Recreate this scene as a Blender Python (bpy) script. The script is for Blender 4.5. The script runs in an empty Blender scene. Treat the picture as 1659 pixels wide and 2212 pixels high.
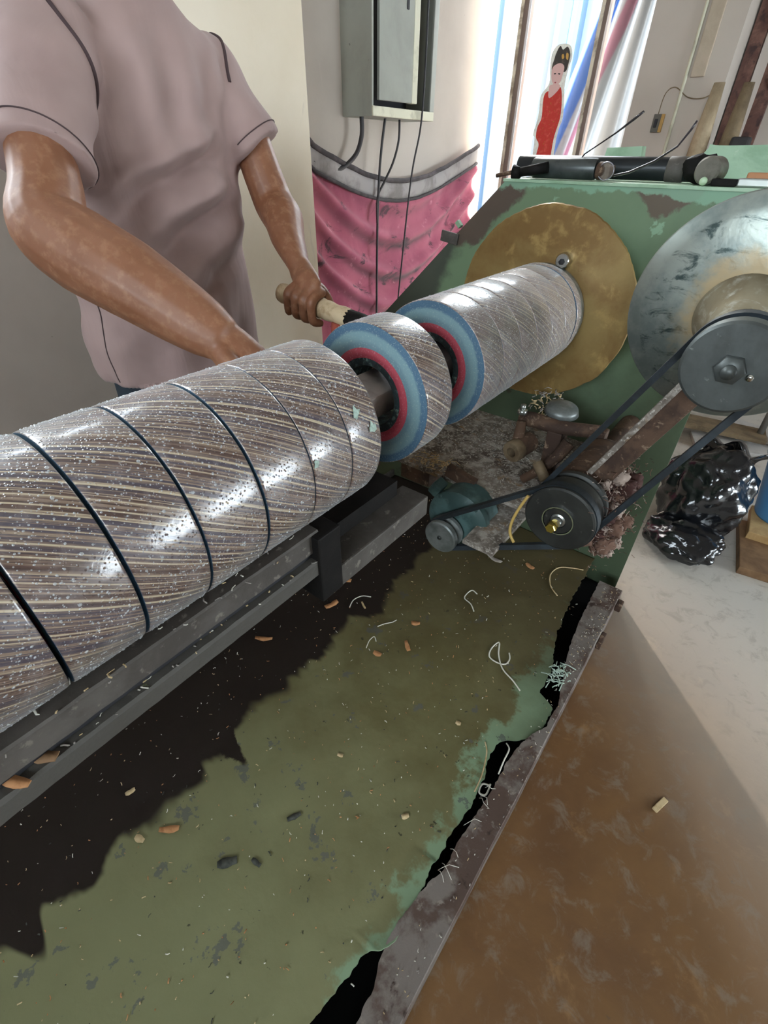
import bpy, bmesh, math, random
from math import sin, cos, pi, radians, sqrt, atan2
from mathutils import Vector, Matrix, noise
random.seed(7)
S = bpy.context.scene
C = S.collection
V = Vector

# ------------------------------------------------------------------ camera
FPX = 1031.0
cam = bpy.data.cameras.new('camera'); cam.sensor_fit = 'HORIZONTAL'; cam.sensor_width = 36
cam.lens = 36 * FPX / 1659; cam.clip_start = .02; cam.clip_end = 200
co = bpy.data.objects.new('camera', cam); C.objects.link(co)
up = V((22, 1374, -FPX)); fw = V((990.5, 758, FPX)).normalized()          # room axes seen from the camera
ri = V((up.y*fw.z-up.z*fw.y, up.z*fw.x-up.x*fw.z, up.x*fw.y-up.y*fw.x)).normalized()
if ri.x < 0: ri = -ri
up = (up - fw*up.dot(fw)).normalized()
co.matrix_world = Matrix(((ri.x, ri.y, -ri.z, 0), (fw.x, fw.y, -fw.z, 0), (up.x, up.y, -up.z, 1.24), (0, 0, 0, 1)))
S.camera = co

# ------------------------------------------------------------------ light
W = bpy.data.worlds.new('sky'); S.world = W; W.use_nodes = True
bg = W.node_tree.nodes['Background']; bg.inputs[0].default_value = (.86, .94, 1, 1); bg.inputs[1].default_value = 23
sun = bpy.data.lights.new('door_light_sun', 'SUN'); sun.energy = 40; sun.angle = radians(21); sun.color = (1, .97, .93)  # wide soft sun added to stand in for daylight through the door
so = bpy.data.objects.new('door_light_sun', sun); C.objects.link(so)
so.rotation_euler = V((.65*.80, -.76*.80, -.60)).to_track_quat('-Z', 'Y').to_euler()
def portal(name, loc, direction, sx, sy):
    l = bpy.data.lights.new(name, 'AREA'); l.shape = 'RECTANGLE'; l.size = sx; l.size_y = sy; l.energy = 1
    l.cycles.is_portal = True
    o = bpy.data.objects.new(name, l); C.objects.link(o); o.location = loc
    o.rotation_euler = V(direction).to_track_quat('-Z', 'Z').to_euler()
portal('sky_portal_door', (-1.287, 3.17, 1.5), (0, -1, 0), .84, 3.0)
portal('sky_portal_window', (-1.87, -.275, 2.15), (1, 0, 0), 1.15, 1.4)
portal('sky_portal_window', (-1.87, .635, 2.4), (1, 0, 0), .43, .9)
portal('sky_portal_window', (.5, -2.87, 2.05), (0, 1, 0), 2.2, .9)
portal('sky_portal_opening', (3.77, 2.4, .95), (-1, 0, 0), 2.2, 1.1)
S.view_settings.view_transform = 'Standard'; S.view_settings.look = 'None'
S.view_settings.exposure = 0.0; S.view_settings.gamma = 1; S.view_settings.use_curve_mapping = False
S.cycles.use_denoising = True
S.cycles.max_bounces = 10; S.cycles.diffuse_bounces = 6; S.cycles.transparent_max_bounces = 16
S.cycles.sample_clamp_indirect = 8

# ------------------------------------------------------------------ materials
def lin(h):
    c = [int(h[i:i+2], 16)/255 for i in (0, 2, 4)]
    return tuple([x/12.92 if x <= .04045 else ((x+.055)/1.055)**2.4 for x in c]) + (1,)
MATS = {}
def nodes(name):
    m = bpy.data.materials.new(name); m.use_nodes = True
    nt = m.node_tree; b = nt.nodes['Principled BSDF']
    return m, nt, b
class G:
    """tiny node-graph helper"""
    def __init__(s, nt): s.nt = nt
    def n(s, t, **k):
        x = s.nt.nodes.new(t)
        for a, v in k.items(): setattr(x, a, v)
        return x
    def put(s, sock, v):
        if isinstance(v, bpy.types.NodeSocket): s.nt.links.new(v, sock)
        elif v is not None: sock.default_value = v
    def math(s, op, a, b=None, c=None, clamp=False):
        x = s.n('ShaderNodeMath', operation=op); x.use_clamp = clamp
        for i, v in enumerate((a, b, c)): s.put(x.inputs[i], v)
        return x.outputs[0]
    def noise(s, vec=None, scale=5, detail=4, rough=.6, dist=0, w=None):
        x = s.n('ShaderNodeTexNoise')
        if w is not None: x.noise_dimensions = '1D'; s.put(x.inputs['W'], w)
        else: s.put(x.inputs['Vector'], vec)
        s.put(x.inputs['Scale'], scale); s.put(x.inputs['Detail'], detail); s.put(x.inputs['Roughness'], rough); s.put(x.inputs['Distortion'], dist)
        return x.outputs['Fac']
    def ramp(s, f, lo, hi):
        x = s.n('ShaderNodeMapRange', interpolation_type='SMOOTHSTEP'); s.put(x.inputs[0], f); s.put(x.inputs[1], lo); s.put(x.inputs[2], hi)
        return x.outputs[0]
    def mix(s, f, a, b):
        x = s.n('ShaderNodeMix', data_type='RGBA'); s.put(x.inputs[0], f); s.put(x.inputs[6], a); s.put(x.inputs[7], b)
        return x.outputs[2]
    def obj(s): return s.n('ShaderNodeTexCoord').outputs['Object']
    def pos(s): return s.n('ShaderNodeNewGeometry').outputs['Position']
    def sep(s, v):
        x = s.n('ShaderNodeSeparateXYZ'); s.put(x.inputs[0], v); return x.outputs
    def scl(s, v, k):
        x = s.n('ShaderNodeMapping'); s.put(x.inputs[0], v); x.inputs['Scale'].default_value = k; return x.outputs[0]
    def bump(s, b, h, strength=.3, dist=.002, normal=None):
        x = s.n('ShaderNodeBump'); x.inputs['Strength'].default_value = strength; x.inputs['Distance'].default_value = dist
        s.put(x.inputs['Height'], h)
        if normal is not None: s.put(x.inputs['Normal'], normal)
        s.put(b.inputs['Normal'], x.outputs[0]); return x.outputs[0]
def mat(name, base, rough=.6, metal=0, worn=(), bump=None, coat=0, spec=.5):
    """painted / plain surface; worn = [(colour, noise scale, threshold, softness)] patches laid over the base"""
    if name in MATS: return MATS[name]
    m, nt, b = nodes(name); g = G(nt); o = g.obj()
    col = lin(base)
    for i, (c, sc, th, sf) in enumerate(worn):
        mp = g.n('ShaderNodeMapping'); g.put(mp.inputs[0], o); mp.inputs['Location'].default_value = (3.1*i+.7, 1.7*i, 2.3*i)
        f = g.ramp(g.noise(mp.outputs[0], sc, 6, .62, .3), th-sf, th+sf)
        col = g.mix(f, col, lin(c))
    g.put(b.inputs['Base Color'], col)
    b.inputs['Roughness'].default_value = rough; b.inputs['Metallic'].default_value = metal
    b.inputs['Coat Weight'].default_value = coat; b.inputs['Coat Roughness'].default_value = .12
    b.inputs['Specular IOR Level'].default_value = spec
    if bump: g.bump(b, g.noise(o, bump[0], 5, .6), bump[1], bump[2] if len(bump) > 2 else .003)
    MATS[name] = m; return m

M_GREEN = mat('green_paint', '6c8364', .5, worn=[('5d7457', 3, .52, .2), ('a2c0a4', 14, .70, .03), ('5b4a3c', 5.5, .60, .02), ('4d4438', 22, .66, .02)], bump=(60, .15))
def m_head():
    m, nt, b = nodes('headstock_green_paint'); g = G(nt); o = g.pos(); x, y, z = g.sep(o)
    n1 = g.noise(o, 9, 5, .62); n2 = g.noise(o, 26, 5, .65)
    wob = g.math('ADD', g.math('MULTIPLY', g.math('SUBTRACT', n1, .5), .10), g.math('MULTIPLY', g.math('SUBTRACT', n2, .5), .05))
    c = g.mix(g.ramp(g.noise(o, 3, 5, .6), .4, .65), lin('6c8364'), lin('5f7659'))
    c = g.mix(g.ramp(g.noise(o, 14, 5, .65), .66, .70), c, lin('83a486'))
    c = g.mix(g.ramp(g.noise(o, 5.5, 6, .62), .62, .64), c, lin('55483a'))
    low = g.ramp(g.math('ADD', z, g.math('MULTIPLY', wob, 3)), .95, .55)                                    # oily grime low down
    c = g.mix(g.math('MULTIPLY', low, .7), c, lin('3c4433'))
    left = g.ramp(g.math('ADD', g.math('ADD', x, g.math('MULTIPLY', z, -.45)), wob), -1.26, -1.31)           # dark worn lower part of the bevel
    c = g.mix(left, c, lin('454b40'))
    edge = g.math('ADD', g.math('SUBTRACT', z, x), g.math('MULTIPLY', wob, .9))                              # paint rubbed off the upper bevel edge
    c = g.mix(g.math('MULTIPLY', g.ramp(edge, 1.80, 1.815), g.ramp(g.math('ADD', z, wob), 1.02, 1.04)), c, lin('574a3f'))
    tri = g.math('ADD', g.math('ADD', z, g.math('MULTIPLY', g.math('ABSOLUTE', g.math('ADD', x, .30)), -.75)), g.math('MULTIPLY', wob, .8))
    c = g.mix(g.ramp(tri, 1.115, 1.125), c, lin('5c5040'))                                                    # bare patch under the top edge
    chip = g.math('ADD', z, g.math('MULTIPLY', wob, .7))
    c = g.mix(g.math('MULTIPLY', g.ramp(chip, 1.165, 1.172), .7), c, lin('86b296'))
    g.put(b.inputs['Base Color'], c); b.inputs['Roughness'].default_value = .5
    g.bump(b, n2, .2, .003); return m
M_HEAD = m_head()
M_GREEN_LT = mat('pale_green_paint', 'a6c4a8', .5, worn=[('86a888', 6, .55, .1), ('c9d8c4', 20, .66, .05)], bump=(60, .1))
M_DARKMETAL = mat('grimy_dark_steel', '5e5954', .65, .1, worn=[('48433e', 8, .5, .12), ('7b746c', 60, .64, .06)], bump=(90, .3))
M_BLACKMETAL = mat('black_greasy_steel', '12100f', .7, 0, worn=[('1c1917', 10, .5, .1)], bump=(60, .3), spec=.2)
M_RAIL = mat('rusty_rail_steel', '7b726b', .7, .05, worn=[('57453c', 9, .52, .06), ('8b8278', 45, .62, .05), ('38271f', 14, .64, .03)], bump=(70, .4))
M_RUST = mat('brown_rust', '5d4636', .8, worn=[('3e2c22', 12, .5, .1), ('86705c', 50, .62, .05)], bump=(80, .5))
M_DUSTY = mat('dusty_plate', '7d746a', .85, worn=[('554a40', 9, .5, .1), ('aaa298', 26, .56, .10), ('b9b2a8', 130, .58, .05), ('8a6d4a', 16, .64, .06)], bump=(90, .6))
M_GOLD = mat('worn_brass_board', '947c4c', .42, .3, worn=[('806338', 7, .5, .15), ('ad9058', 18, .62, .10), ('7b5a30', 30, .70, .05)], bump=(40, .12))
M_STEEL = mat('bright_steel', 'b9bdb8', .3, .9, bump=(30, .1))
M_PULLEY = mat('pulley_grey', '585c5a', .45, .55, worn=[('454846', 9, .5, .15), ('7d817d', 60, .68, .04)], bump=(70, .12))
M_PULLEYB = mat('pulley_black', '3a3b38', .5, .35, worn=[('2b2b29', 9, .5, .15), ('5c5b55', 60, .68, .04)], bump=(70, .15))
M_SMALLP = mat('small_pulley_grey', '8f9492', .45, .5, worn=[('6d7270', 20, .5, .15)], bump=(70, .12))
M_RUBBER = mat('belt_rubber', '20262a', .55, worn=[('2c343a', 20, .55, .1)], bump=(120, .3))
M_TEAL = mat('motor_teal', '3a5250', .5, worn=[('577371', 14, .55, .1), ('5a6b68', 50, .66, .05)], bump=(60, .3))
M_BRASS = mat('brass', 'd8bb62', .25, 1)
M_CHROME = mat('chrome', 'd6dad8', .18, 1)
M_TAPEWRAP = mat('handle_tape', 'cdb795', .7, worn=[('a98f6c', 20, .55, .08), ('8b7256', 45, .68, .04)], bump=(150, .3))
M_SPINDLE = mat('spindle_steel', 'b0a69f', .5, .15, worn=[('857b75', 14, .5, .12)], bump=(70, .2))
def m_face(name, bands, fl):
    m, nt, b = nodes(name); g = G(nt); o = g.obj(); x, y, z = g.sep(o)
    rr = g.math('SQRT', g.math('ADD', g.math('MULTIPLY', x, x), g.math('MULTIPLY', z, z)))
    cmb = g.n('ShaderNodeCombineXYZ'); g.put(cmb.inputs[0], g.math('MULTIPLY', rr, 900)); g.put(cmb.inputs[1], g.math('MULTIPLY', g.math('ARCTAN2', z, x), 14)); g.put(cmb.inputs[2], g.math('MULTIPLY', y, 40))
    st = g.noise(cmb.outputs[0], 1, 4, .7)
    q = g.math('ADD', rr, g.math('MULTIPLY', g.math('SUBTRACT', g.noise(o, 24, 4, .6), .5), .008))
    c = lin(bands[0])
    for lim, col in bands[1:]: c = g.mix(g.ramp(q, lim-.003, lim+.003), c, lin(col))
    c = g.mix(g.math('MULTIPLY', g.ramp(st, .58, .74), .6), c, lin(fl))
    c = g.mix(g.math('MULTIPLY', g.ramp(g.noise(o, 320, 3, .7), .58, .66), .5), c, lin(fl))
    g.put(b.inputs['Base Color'], c); b.inputs['Roughness'].default_value = .6
    g.bump(b, st, .5, .002); return m
M_BLUEFACE = m_face('slit_blue_layers', ('6c8a94', (.093, '76949a'), (.109, '486880')), 'a6b8b0')
M_REDFACE = m_face('slit_red_layers', ('a83848', (.074, 'bb4a58')), 'd69aa0')
M_CORE = mat('dark_teal_core', '31474a', .5, worn=[('7fa09a', 90, .56, .05), ('1b2426', 14, .52, .1)], bump=(200, .6))
M_CHIP = mat('wood_chip_orange', 'c08a5c', .8, worn=[('a26d42', 60, .55, .1)])
M_CHIPPALE = mat('wood_chip_pale', 'cdb68c', .8, worn=[('b09468', 60, .55, .1)])
M_THREAD = mat('white_thread', 'dcd9cc', .8)
M_FLAKE = mat('dark_flake', '4a4c44', .8, worn=[('2e302b', 60, .5, .1)])
M_PLATEGREY = mat('box_grey_paint', '9a9c93', .5, worn=[('8c8d85', 5, .55, .15), ('6c6c66', 24, .72, .03)])
M_BOXEDGE = mat('box_cream_edge', 'd0cdb6', .5, worn=[('b6b29c', 12, .6, .08)])
M_BLACKIN = mat('box_dark_inside', '26262a', .7)
M_CABLE = mat('cable_black', '2a2628', .5)
M_ALU = mat('aluminium_frame', 'e2d6c0', .5, .0, worn=[('8f7d6a', 9, .55, .1)])
M_ALUD = mat('frame_brown_side', '7d6a60', .5, .1)
M_WOOD = mat('pale_timber', 'c9a874', .7, worn=[('ab8858', 9, .5, .15)], bump=(30, .2))
M_BROWNW = mat('brown_board', '8a6a4a', .75, worn=[('6d5036', 9, .5, .15)], bump=(30, .3))
M_BAG = mat('black_bin_bag', '101216', .18, bump=(24, .25, .01), spec=.8)
M_BUCKET = mat('blue_plastic', '4f8fc4', .4)
M_BUCKETL = mat('pale_blue_plastic', 'bcd3e6', .4)
M_RACK = mat('red_oxide_steel', '5a3a32', .75, worn=[('7a574a', 12, .55, .1), ('3e2824', 20, .58, .08)], bump=(50, .3))
M_SACK = mat('beige_sacking', 'b7a488', .85, worn=[('8f7c62', 7, .5, .15)], bump=(40, .6, .01))
M_SACKD = mat('brown_sacking', '8a775c', .85, worn=[('5f4f3c', 7, .5, .15)], bump=(40, .6, .01))
M_PALE = mat('pale_board', 'c4c0bc', .7, worn=[('a49e98', 8, .52, .1)])
M_SKIN = None
M_HAIR = mat('black_hair', '1c1817', .5)
M_EYE = mat('eye_white', 'e8e4de', .3)
M_TROUSER = mat('dark_navy_cloth', '232b33', .85, worn=[('2e3942', 9, .52, .12)], bump=(300, .3))
M_SHOE = mat('black_shoe', '1d1b1a', .5)

def m_skin():
    m, nt, b = nodes('skin'); g = G(nt); o = g.obj()
    c = g.mix(g.ramp(g.noise(o, 9, 4, .6), .4, .65), lin('8d5f45'), lin('83553b'))
    c = g.mix(g.ramp(g.noise(o, 70, 3, .6), .45, .75), c, lin('9d7054'))
    g.put(b.inputs['Base Color'], c); b.inputs['Roughness'].default_value = .5
    b.inputs['Subsurface Weight'].default_value = .08; b.inputs['Subsurface Radius'].default_value = (.012, .004, .002)
    g.bump(b, g.noise(o, 260, 3, .6), .12, .001)
    return m
M_SKIN = m_skin()
def m_shirt():
    m, nt, b = nodes('dusty_pink_shirt_cloth'); g = G(nt); o = g.obj()
    c = g.mix(g.ramp(g.noise(o, 3, 4, .6), .4, .62), lin('ab918c'), lin('9c827e'))
    g.put(b.inputs['Base Color'], c); b.inputs['Roughness'].default_value = .85
    b.inputs['Sheen Weight'].default_value = .15
    h = g.noise(g.scl(o, (7, 7, 1.6)), 1.6, 3, .5, 1.2)
    b1 = g.bump(b, h, .12, .03)
    w = g.noise(o, 900, 2, .5)
    g.bump(b, w, .1, .001, b1)
    return m
M_SHIRT = m_shirt()

def m_plaster(name, base, dirt, extra=None):
    m, nt, b = nodes(name); g = G(nt); o = g.pos()
    c = g.mix(g.ramp(g.noise(o, 1.4, 5, .6), .35, .7), lin(base), lin(dirt))
    c = g.mix(g.ramp(g.noise(g.scl(o, (5, 5, 1.2)), 1.6, 6, .7, .4), .64, .80), c, lin('c3b8ac'))
    c = g.mix(g.ramp(g.noise(o, 30, 3, .6), .74, .78), c, lin('8f867c'))
    g.put(b.inputs['Base Color'], c); b.inputs['Roughness'].default_value = .85
    g.bump(b, g.noise(o, 26, 5, .6), .18, .004)
    return m
M_WALL = m_plaster('cream_plaster', 'c2b7ac', 'b3a79c')
M_PILLAR = m_plaster('cream_pillar_plaster', 'f0e4d0', 'e6d8c0')
M_CEIL = mat('ceiling_board', 'a39b90', .9, worn=[('8d857b', 2, .55, .2)])

def m_floor():
    m, nt, b = nodes('concrete_floor'); g = G(nt); o = g.pos()
    c = g.mix(g.ramp(g.noise(o, 2.2, 6, .62, .3), .35, .66), lin('7c5a35'), lin('67482b'))
    c = g.mix(g.ramp(g.noise(o, 9, 6, .7, .4), .56, .70), c, lin('8a6843'))
    c = g.mix(g.ramp(g.noise(o, 26, 4, .7), .64, .72), c, lin('6b5139'))
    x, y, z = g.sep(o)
    far = g.ramp(g.math('ADD', y, g.math('MULTIPLY', x, .9)), .85, 2.05)          # oily brown plus painted shade near the machine, painted-in light beyond
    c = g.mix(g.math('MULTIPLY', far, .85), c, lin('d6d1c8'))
    c = g.mix(g.math('MULTIPLY', g.ramp(g.noise(o, 18, 6, .7, .6), .50, .68), .45), c, lin('8d8478'))
    g.put(b.inputs['Base Color'], c)
    g.put(b.inputs['Roughness'], g.math('ADD', g.math('MULTIPLY', g.noise(o, 7, 4), .3), .33))
    g.bump(b, g.noise(o, 40, 6, .65), .25, .004)
    return m
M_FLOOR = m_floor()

def m_tray():
    m, nt, b = nodes('oily_green_tray_paint'); g = G(nt); o = g.pos()
    x, y, z = g.sep(o)
    base = g.mix(g.ramp(g.noise(o, 5, 5, .6, .3), .38, .62), lin('726d4a'), lin('655e3b'))
    fade = g.math('ADD', g.math('MULTIPLY', y, -1.0), g.math('MULTIPLY', g.noise(o, 7, 5, .6), .9))
    base = g.mix(g.math('MULTIPLY', g.ramp(fade, -.35, .55), .9), base, lin('82835f'))            # greener paint at the near end, with some light put into its colour
    edge = g.math('ADD', x, g.math('MULTIPLY', g.math('SUBTRACT', g.noise(o, 10, 5, .65), .5), .24))
    base = g.mix(g.math('MULTIPLY', g.ramp(edge, -.155, -.13), .8), base, lin('86a283'))                                   # cleaner edge
    base = g.mix(g.math('MULTIPLY', g.ramp(g.noise(o, 16, 5, .65), .62, .64), .75), base, lin('5d5f5c'))
    base = g.mix(g.ramp(g.noise(o, 42, 4, .6), .70, .73), base, lin('42412f'))
    back = g.math('ADD', y, g.math('MULTIPLY', g.noise(o, 9, 5), .4))
    base = g.mix(g.math('MULTIPLY', g.ramp(back, .75, 1.35), .75), base, lin('4f442e'))            # browner towards the headstock, partly shade put into the colour
    gr = g.math('ADD', x, g.math('MULTIPLY', g.math('SUBTRACT', g.noise(g.scl(o, (2.5, 6, 1)), 1.3, 3, .5, .3), .5), -.26))
    gr = g.math('ADD', gr, g.math('ADD', g.math('MULTIPLY', g.ramp(g.math('ABSOLUTE', g.math('SUBTRACT', g.math('ADD', g.math('ADD', y, g.math('MULTIPLY', g.noise(o, 38, 4, .6), .03)), g.math('MULTIPLY', x, .12)), .18)), .028, .0), -.085), g.math('MULTIPLY', g.ramp(g.math('ABSOLUTE', g.math('ADD', y, .20)), .035, .0), -.09)))
    grease = g.ramp(gr, -.628, -.655)
    base = g.mix(grease, base, lin('2c2521'))
    g.put(b.inputs['Base Color'], base)
    g.put(b.inputs['Roughness'], g.math('SUBTRACT', .6, g.math('MULTIPLY', grease, .05))); g.put(b.inputs['Specular IOR Level'], g.math('SUBTRACT', .3, g.math('MULTIPLY', grease, .22)))
    bb = g.bump(b, g.noise(o, 70, 5, .65), .3, .002)
    g.bump(b, g.noise(o, 9, 3, .5), .35, .012, bb)
    return m
M_TRAY = m_tray()

def m_wrap(nm, milk, lo):
    """printed striped web under clear film; stripes run round each roll as a helix"""
    m, nt, b = nodes(nm); g = G(nt); o = g.obj()
    x, y, z = g.sep(o)
    oi = g.n('ShaderNodeObjectInfo'); oy = g.sep(oi.outputs['Location'])[1]
    yg = g.math('ADD', y, oy)
    th = g.math('ARCTAN2', z, x)
    arc = g.math('MULTIPLY', th, .124)
    u = g.math('ADD', yg, g.math('MULTIPLY', arc, 1.4)); v = g.math('SUBTRACT', arc, yg)
    cmb = g.n('ShaderNodeCombineXYZ'); g.put(cmb.inputs[0], g.math('MULTIPLY', u, 300)); g.put(cmb.inputs[1], g.math('MULTIPLY', v, 14))
    fine = g.noise(cmb.outputs[0], 1, 3, .65)
    lines = g.noise(w=g.math('MULTIPLY', u, 1.0), scale=150, detail=2.5, rough=.62)
    broad = g.noise(w=g.math('MULTIPLY', u, 1.0), scale=22, detail=1, rough=.5)
    s = g.math('ADD', lines, g.math('MULTIPLY', g.math('SUBTRACT', fine, .5), .22))
    c = g.mix(g.ramp(fine, .35, .65), lin('3d2b26'), lin('5c443a'))
    c = g.mix(g.ramp(broad, .40, .58), c, lin('46404c'))
    c = g.mix(g.ramp(s, .455, .56), c, lin('857060'))
    c = g.mix(g.ramp(s, .56, .68), c, lin('c3b498'))
    c = g.mix(g.math('ADD', g.math('MULTIPLY', g.ramp(g.noise(o, 30, 5, .65, .6), .45, .75), milk), lo), c, lin('b3a8a8'))     # milky creases of the film
    g.put(b.inputs['Base Color'], c)
    b.inputs['Roughness'].default_value = .34; b.inputs['Specular IOR Level'].default_value = .55
    b.inputs['Sheen Weight'].default_value = .4; b.inputs['Sheen Roughness'].default_value = .35; b.inputs['Sheen Tint'].default_value = (.9, .96, 1, 1)
    b.inputs['Coat Weight'].default_value = 1; b.inputs['Coat Roughness'].default_value = .16
    vt = g.n('ShaderNodeTexVoronoi', feature='F1'); g.put(vt.inputs['Vector'], o); vt.inputs['Scale'].default_value = 330
    rnd = g.n('ShaderNodeSeparateColor'); g.put(rnd.inputs[0], vt.outputs['Color'])
    dome = g.ramp(vt.outputs['Distance'], .42, .05)
    on = g.ramp(rnd.outputs[0], .48, .52)
    drops = g.math('MULTIPLY', dome, on)
    crinkle = g.noise(g.scl(o, (1, 1, 1)), 38, 4, .6, .8)
    b1 = g.bump(b, crinkle, .10, .004)
    b2 = g.bump(b, drops, .55, .0012, b1)
    g.put(b.inputs['Coat Normal'], b2)
    return m
M_WRAP = m_wrap('striped_print_under_film', .3, .02)
M_WRAPF = m_wrap('striped_print_under_frosted_film', .45, .28)

def m_clear(name, tint=(1, 1, 1, 1), ior=1.4, gloss=.05, base=0.0):
    m = bpy.data.materials.new(name); m.use_nodes = True; nt = m.node_tree; g = G(nt)
    nt.nodes.remove(nt.nodes['Principled BSDF']); out = nt.nodes['Material Output']
    t = g.n('ShaderNodeBsdfTransparent'); t.inputs[0].default_value = tint
    gl = g.n('ShaderNodeBsdfGlossy'); gl.inputs['Roughness'].default_value = gloss
    fr = g.n('ShaderNodeFresnel'); fr.inputs[0].default_value = ior
    mx = g.n('ShaderNodeMixShader'); g.put(mx.inputs[0], g.math('ADD', fr.outputs[0], base, clamp=True)); g.put(mx.inputs[1], t.outputs[0]); g.put(mx.inputs[2], gl.outputs[0])
    g.put(out.inputs[0], mx.outputs[0]); return m
M_PANE = m_clear('window_glass', (.97, .99, 1, 1), 1.45, .02)
def m_dew():
    m = bpy.data.materials.new('water_drop'); m.use_nodes = True; nt = m.node_tree; g = G(nt); b = nt.nodes['Principled BSDF']
    b.inputs['Base Color'].default_value = (.85, .9, .92, 1); b.inputs['Roughness'].default_value = .05; b.inputs['IOR'].default_value = 1.6; b.inputs['Coat Weight'].default_value = 1
    t = g.n('ShaderNodeBsdfTransparent'); x = g.n('ShaderNodeMixShader'); x.inputs[0].default_value = .38
    g.put(x.inputs[1], t.outputs[0]); g.put(x.inputs[2], b.outputs[0]); g.put(nt.nodes['Material Output'].inputs[0], x.outputs[0]); return m
M_WATER = m_dew()
M_LENS = m_clear('spectacle_lens', (.94, .95, .98, 1), 1.5, .02, .05)

def m_blade():
    m, nt, b = nodes('dusty_blade_steel'); g = G(nt); o = g.pos()
    x, y, z = g.sep(o)
    r = g.math('SQRT', g.math('ADD', g.math('MULTIPLY', g.math('SUBTRACT', x, -.04), g.math('SUBTRACT', x, -.04)), g.math('MULTIPLY', g.math('SUBTRACT', z, 1.011), g.math('SUBTRACT', z, 1.011))))
    c = g.mix(g.ramp(g.noise(o, 12, 5, .65), .4, .65), lin('989e96'), lin('7b8480'))
    face = g.ramp(r, .172, .168)
    c = g.mix(g.math('MULTIPLY', face, g.ramp(g.noise(g.scl(o, (1, 1, 2.2)), 17, 6, .7, .6), .52, .66)), c, lin('3f4c4a'))
    hub = g.ramp(g.math('ADD', r, g.math('MULTIPLY', g.math('SUBTRACT', g.noise(o, 16, 5, .65), .5), .14)), .125, .07)
    c = g.mix(hub, c, lin('a3906e'))
    g.put(b.inputs['Base Color'], c)
    g.put(b.inputs['Metallic'], g.math('SUBTRACT', .75, g.math('MULTIPLY', hub, .6)))
    b.inputs['Roughness'].default_value = .36
    g.bump(b, g.noise(o, 60, 5, .65), .2, .002)
    return m
M_BLADE = m_blade()

def m_pink():
    m, nt, b = nodes('dirty_pink_cloth'); g = G(nt); o = g.pos()
    c = g.mix(g.ramp(g.noise(o, 4, 5, .6, .5), .4, .65), lin('b05c70'), lin('9d4a61'))
    c = g.mix(g.ramp(g.noise(g.scl(o, (1, 1.4, 2.6)), 4.2, 6, .68, .8), .555, .66), c, lin('4a2c38'))
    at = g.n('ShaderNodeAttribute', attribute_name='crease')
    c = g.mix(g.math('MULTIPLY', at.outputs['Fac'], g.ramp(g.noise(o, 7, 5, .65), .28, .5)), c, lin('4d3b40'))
    c = g.mix(g.ramp(g.noise(o, 22, 4, .65), .6, .75), c, lin('c87f8e'))
    g.put(b.inputs['Base Color'], c); b.inputs['Roughness'].default_value = .9; b.inputs['Sheen Weight'].default_value = .2
    g.bump(b, g.noise(o, 500, 2, .5), .2, .001)
    return m
M_PINK = m_pink()
M_HEMBAND = mat('grey_hem_band', 'a39c9a', .85, worn=[('7d7674', 8, .55, .12)])
M_HEMDARK = mat('dark_hem_edge', '443e40', .9, worn=[('5a5254', 14, .55, .1)])

def m_fence():
    m, nt, b = nodes('white_blue_corrugated_sheet'); g = G(nt); o = g.pos()
    x = g.sep(o)[0]
    f = g.ramp(g.math('SINE', g.math('MULTIPLY', x, 5.2)), .45, .6)
    c = g.mix(f, (.10, .104, .108, 1), (.032, .062, .105, 1))
    g.put(b.inputs['Base Color'], c); b.inputs['Roughness'].default_value = .5
    return m
M_FENCE = m_fence()
def m_tarp():
    m, nt, b = nodes('striped_tarpaulin'); g = G(nt); o = g.obj()
    x, y, z = g.sep(o)
    t = g.math('ADD', x, g.math('MULTIPLY', z, -.3))
    c = g.mix(g.ramp(t, -1.115, -1.105), (.004, .032, .125, 1), (.105, .10, .105, 1))
    c = g.mix(g.ramp(t, -1.07, -1.06), c, (.11, .037, .055, 1))
    c = g.mix(g.ramp(t, -1.02, -1.01), c, (.11, .11, .11, 1))
    g.put(b.inputs['Base Color'], c); b.inputs['Roughness'].default_value = .45
    return m
M_TARP = m_tarp()
M_OUT = mat('outside_ground', '4a4742', .9)
M_PIPEW = mat('white_pipe', 'eef0f0', .5)

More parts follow.
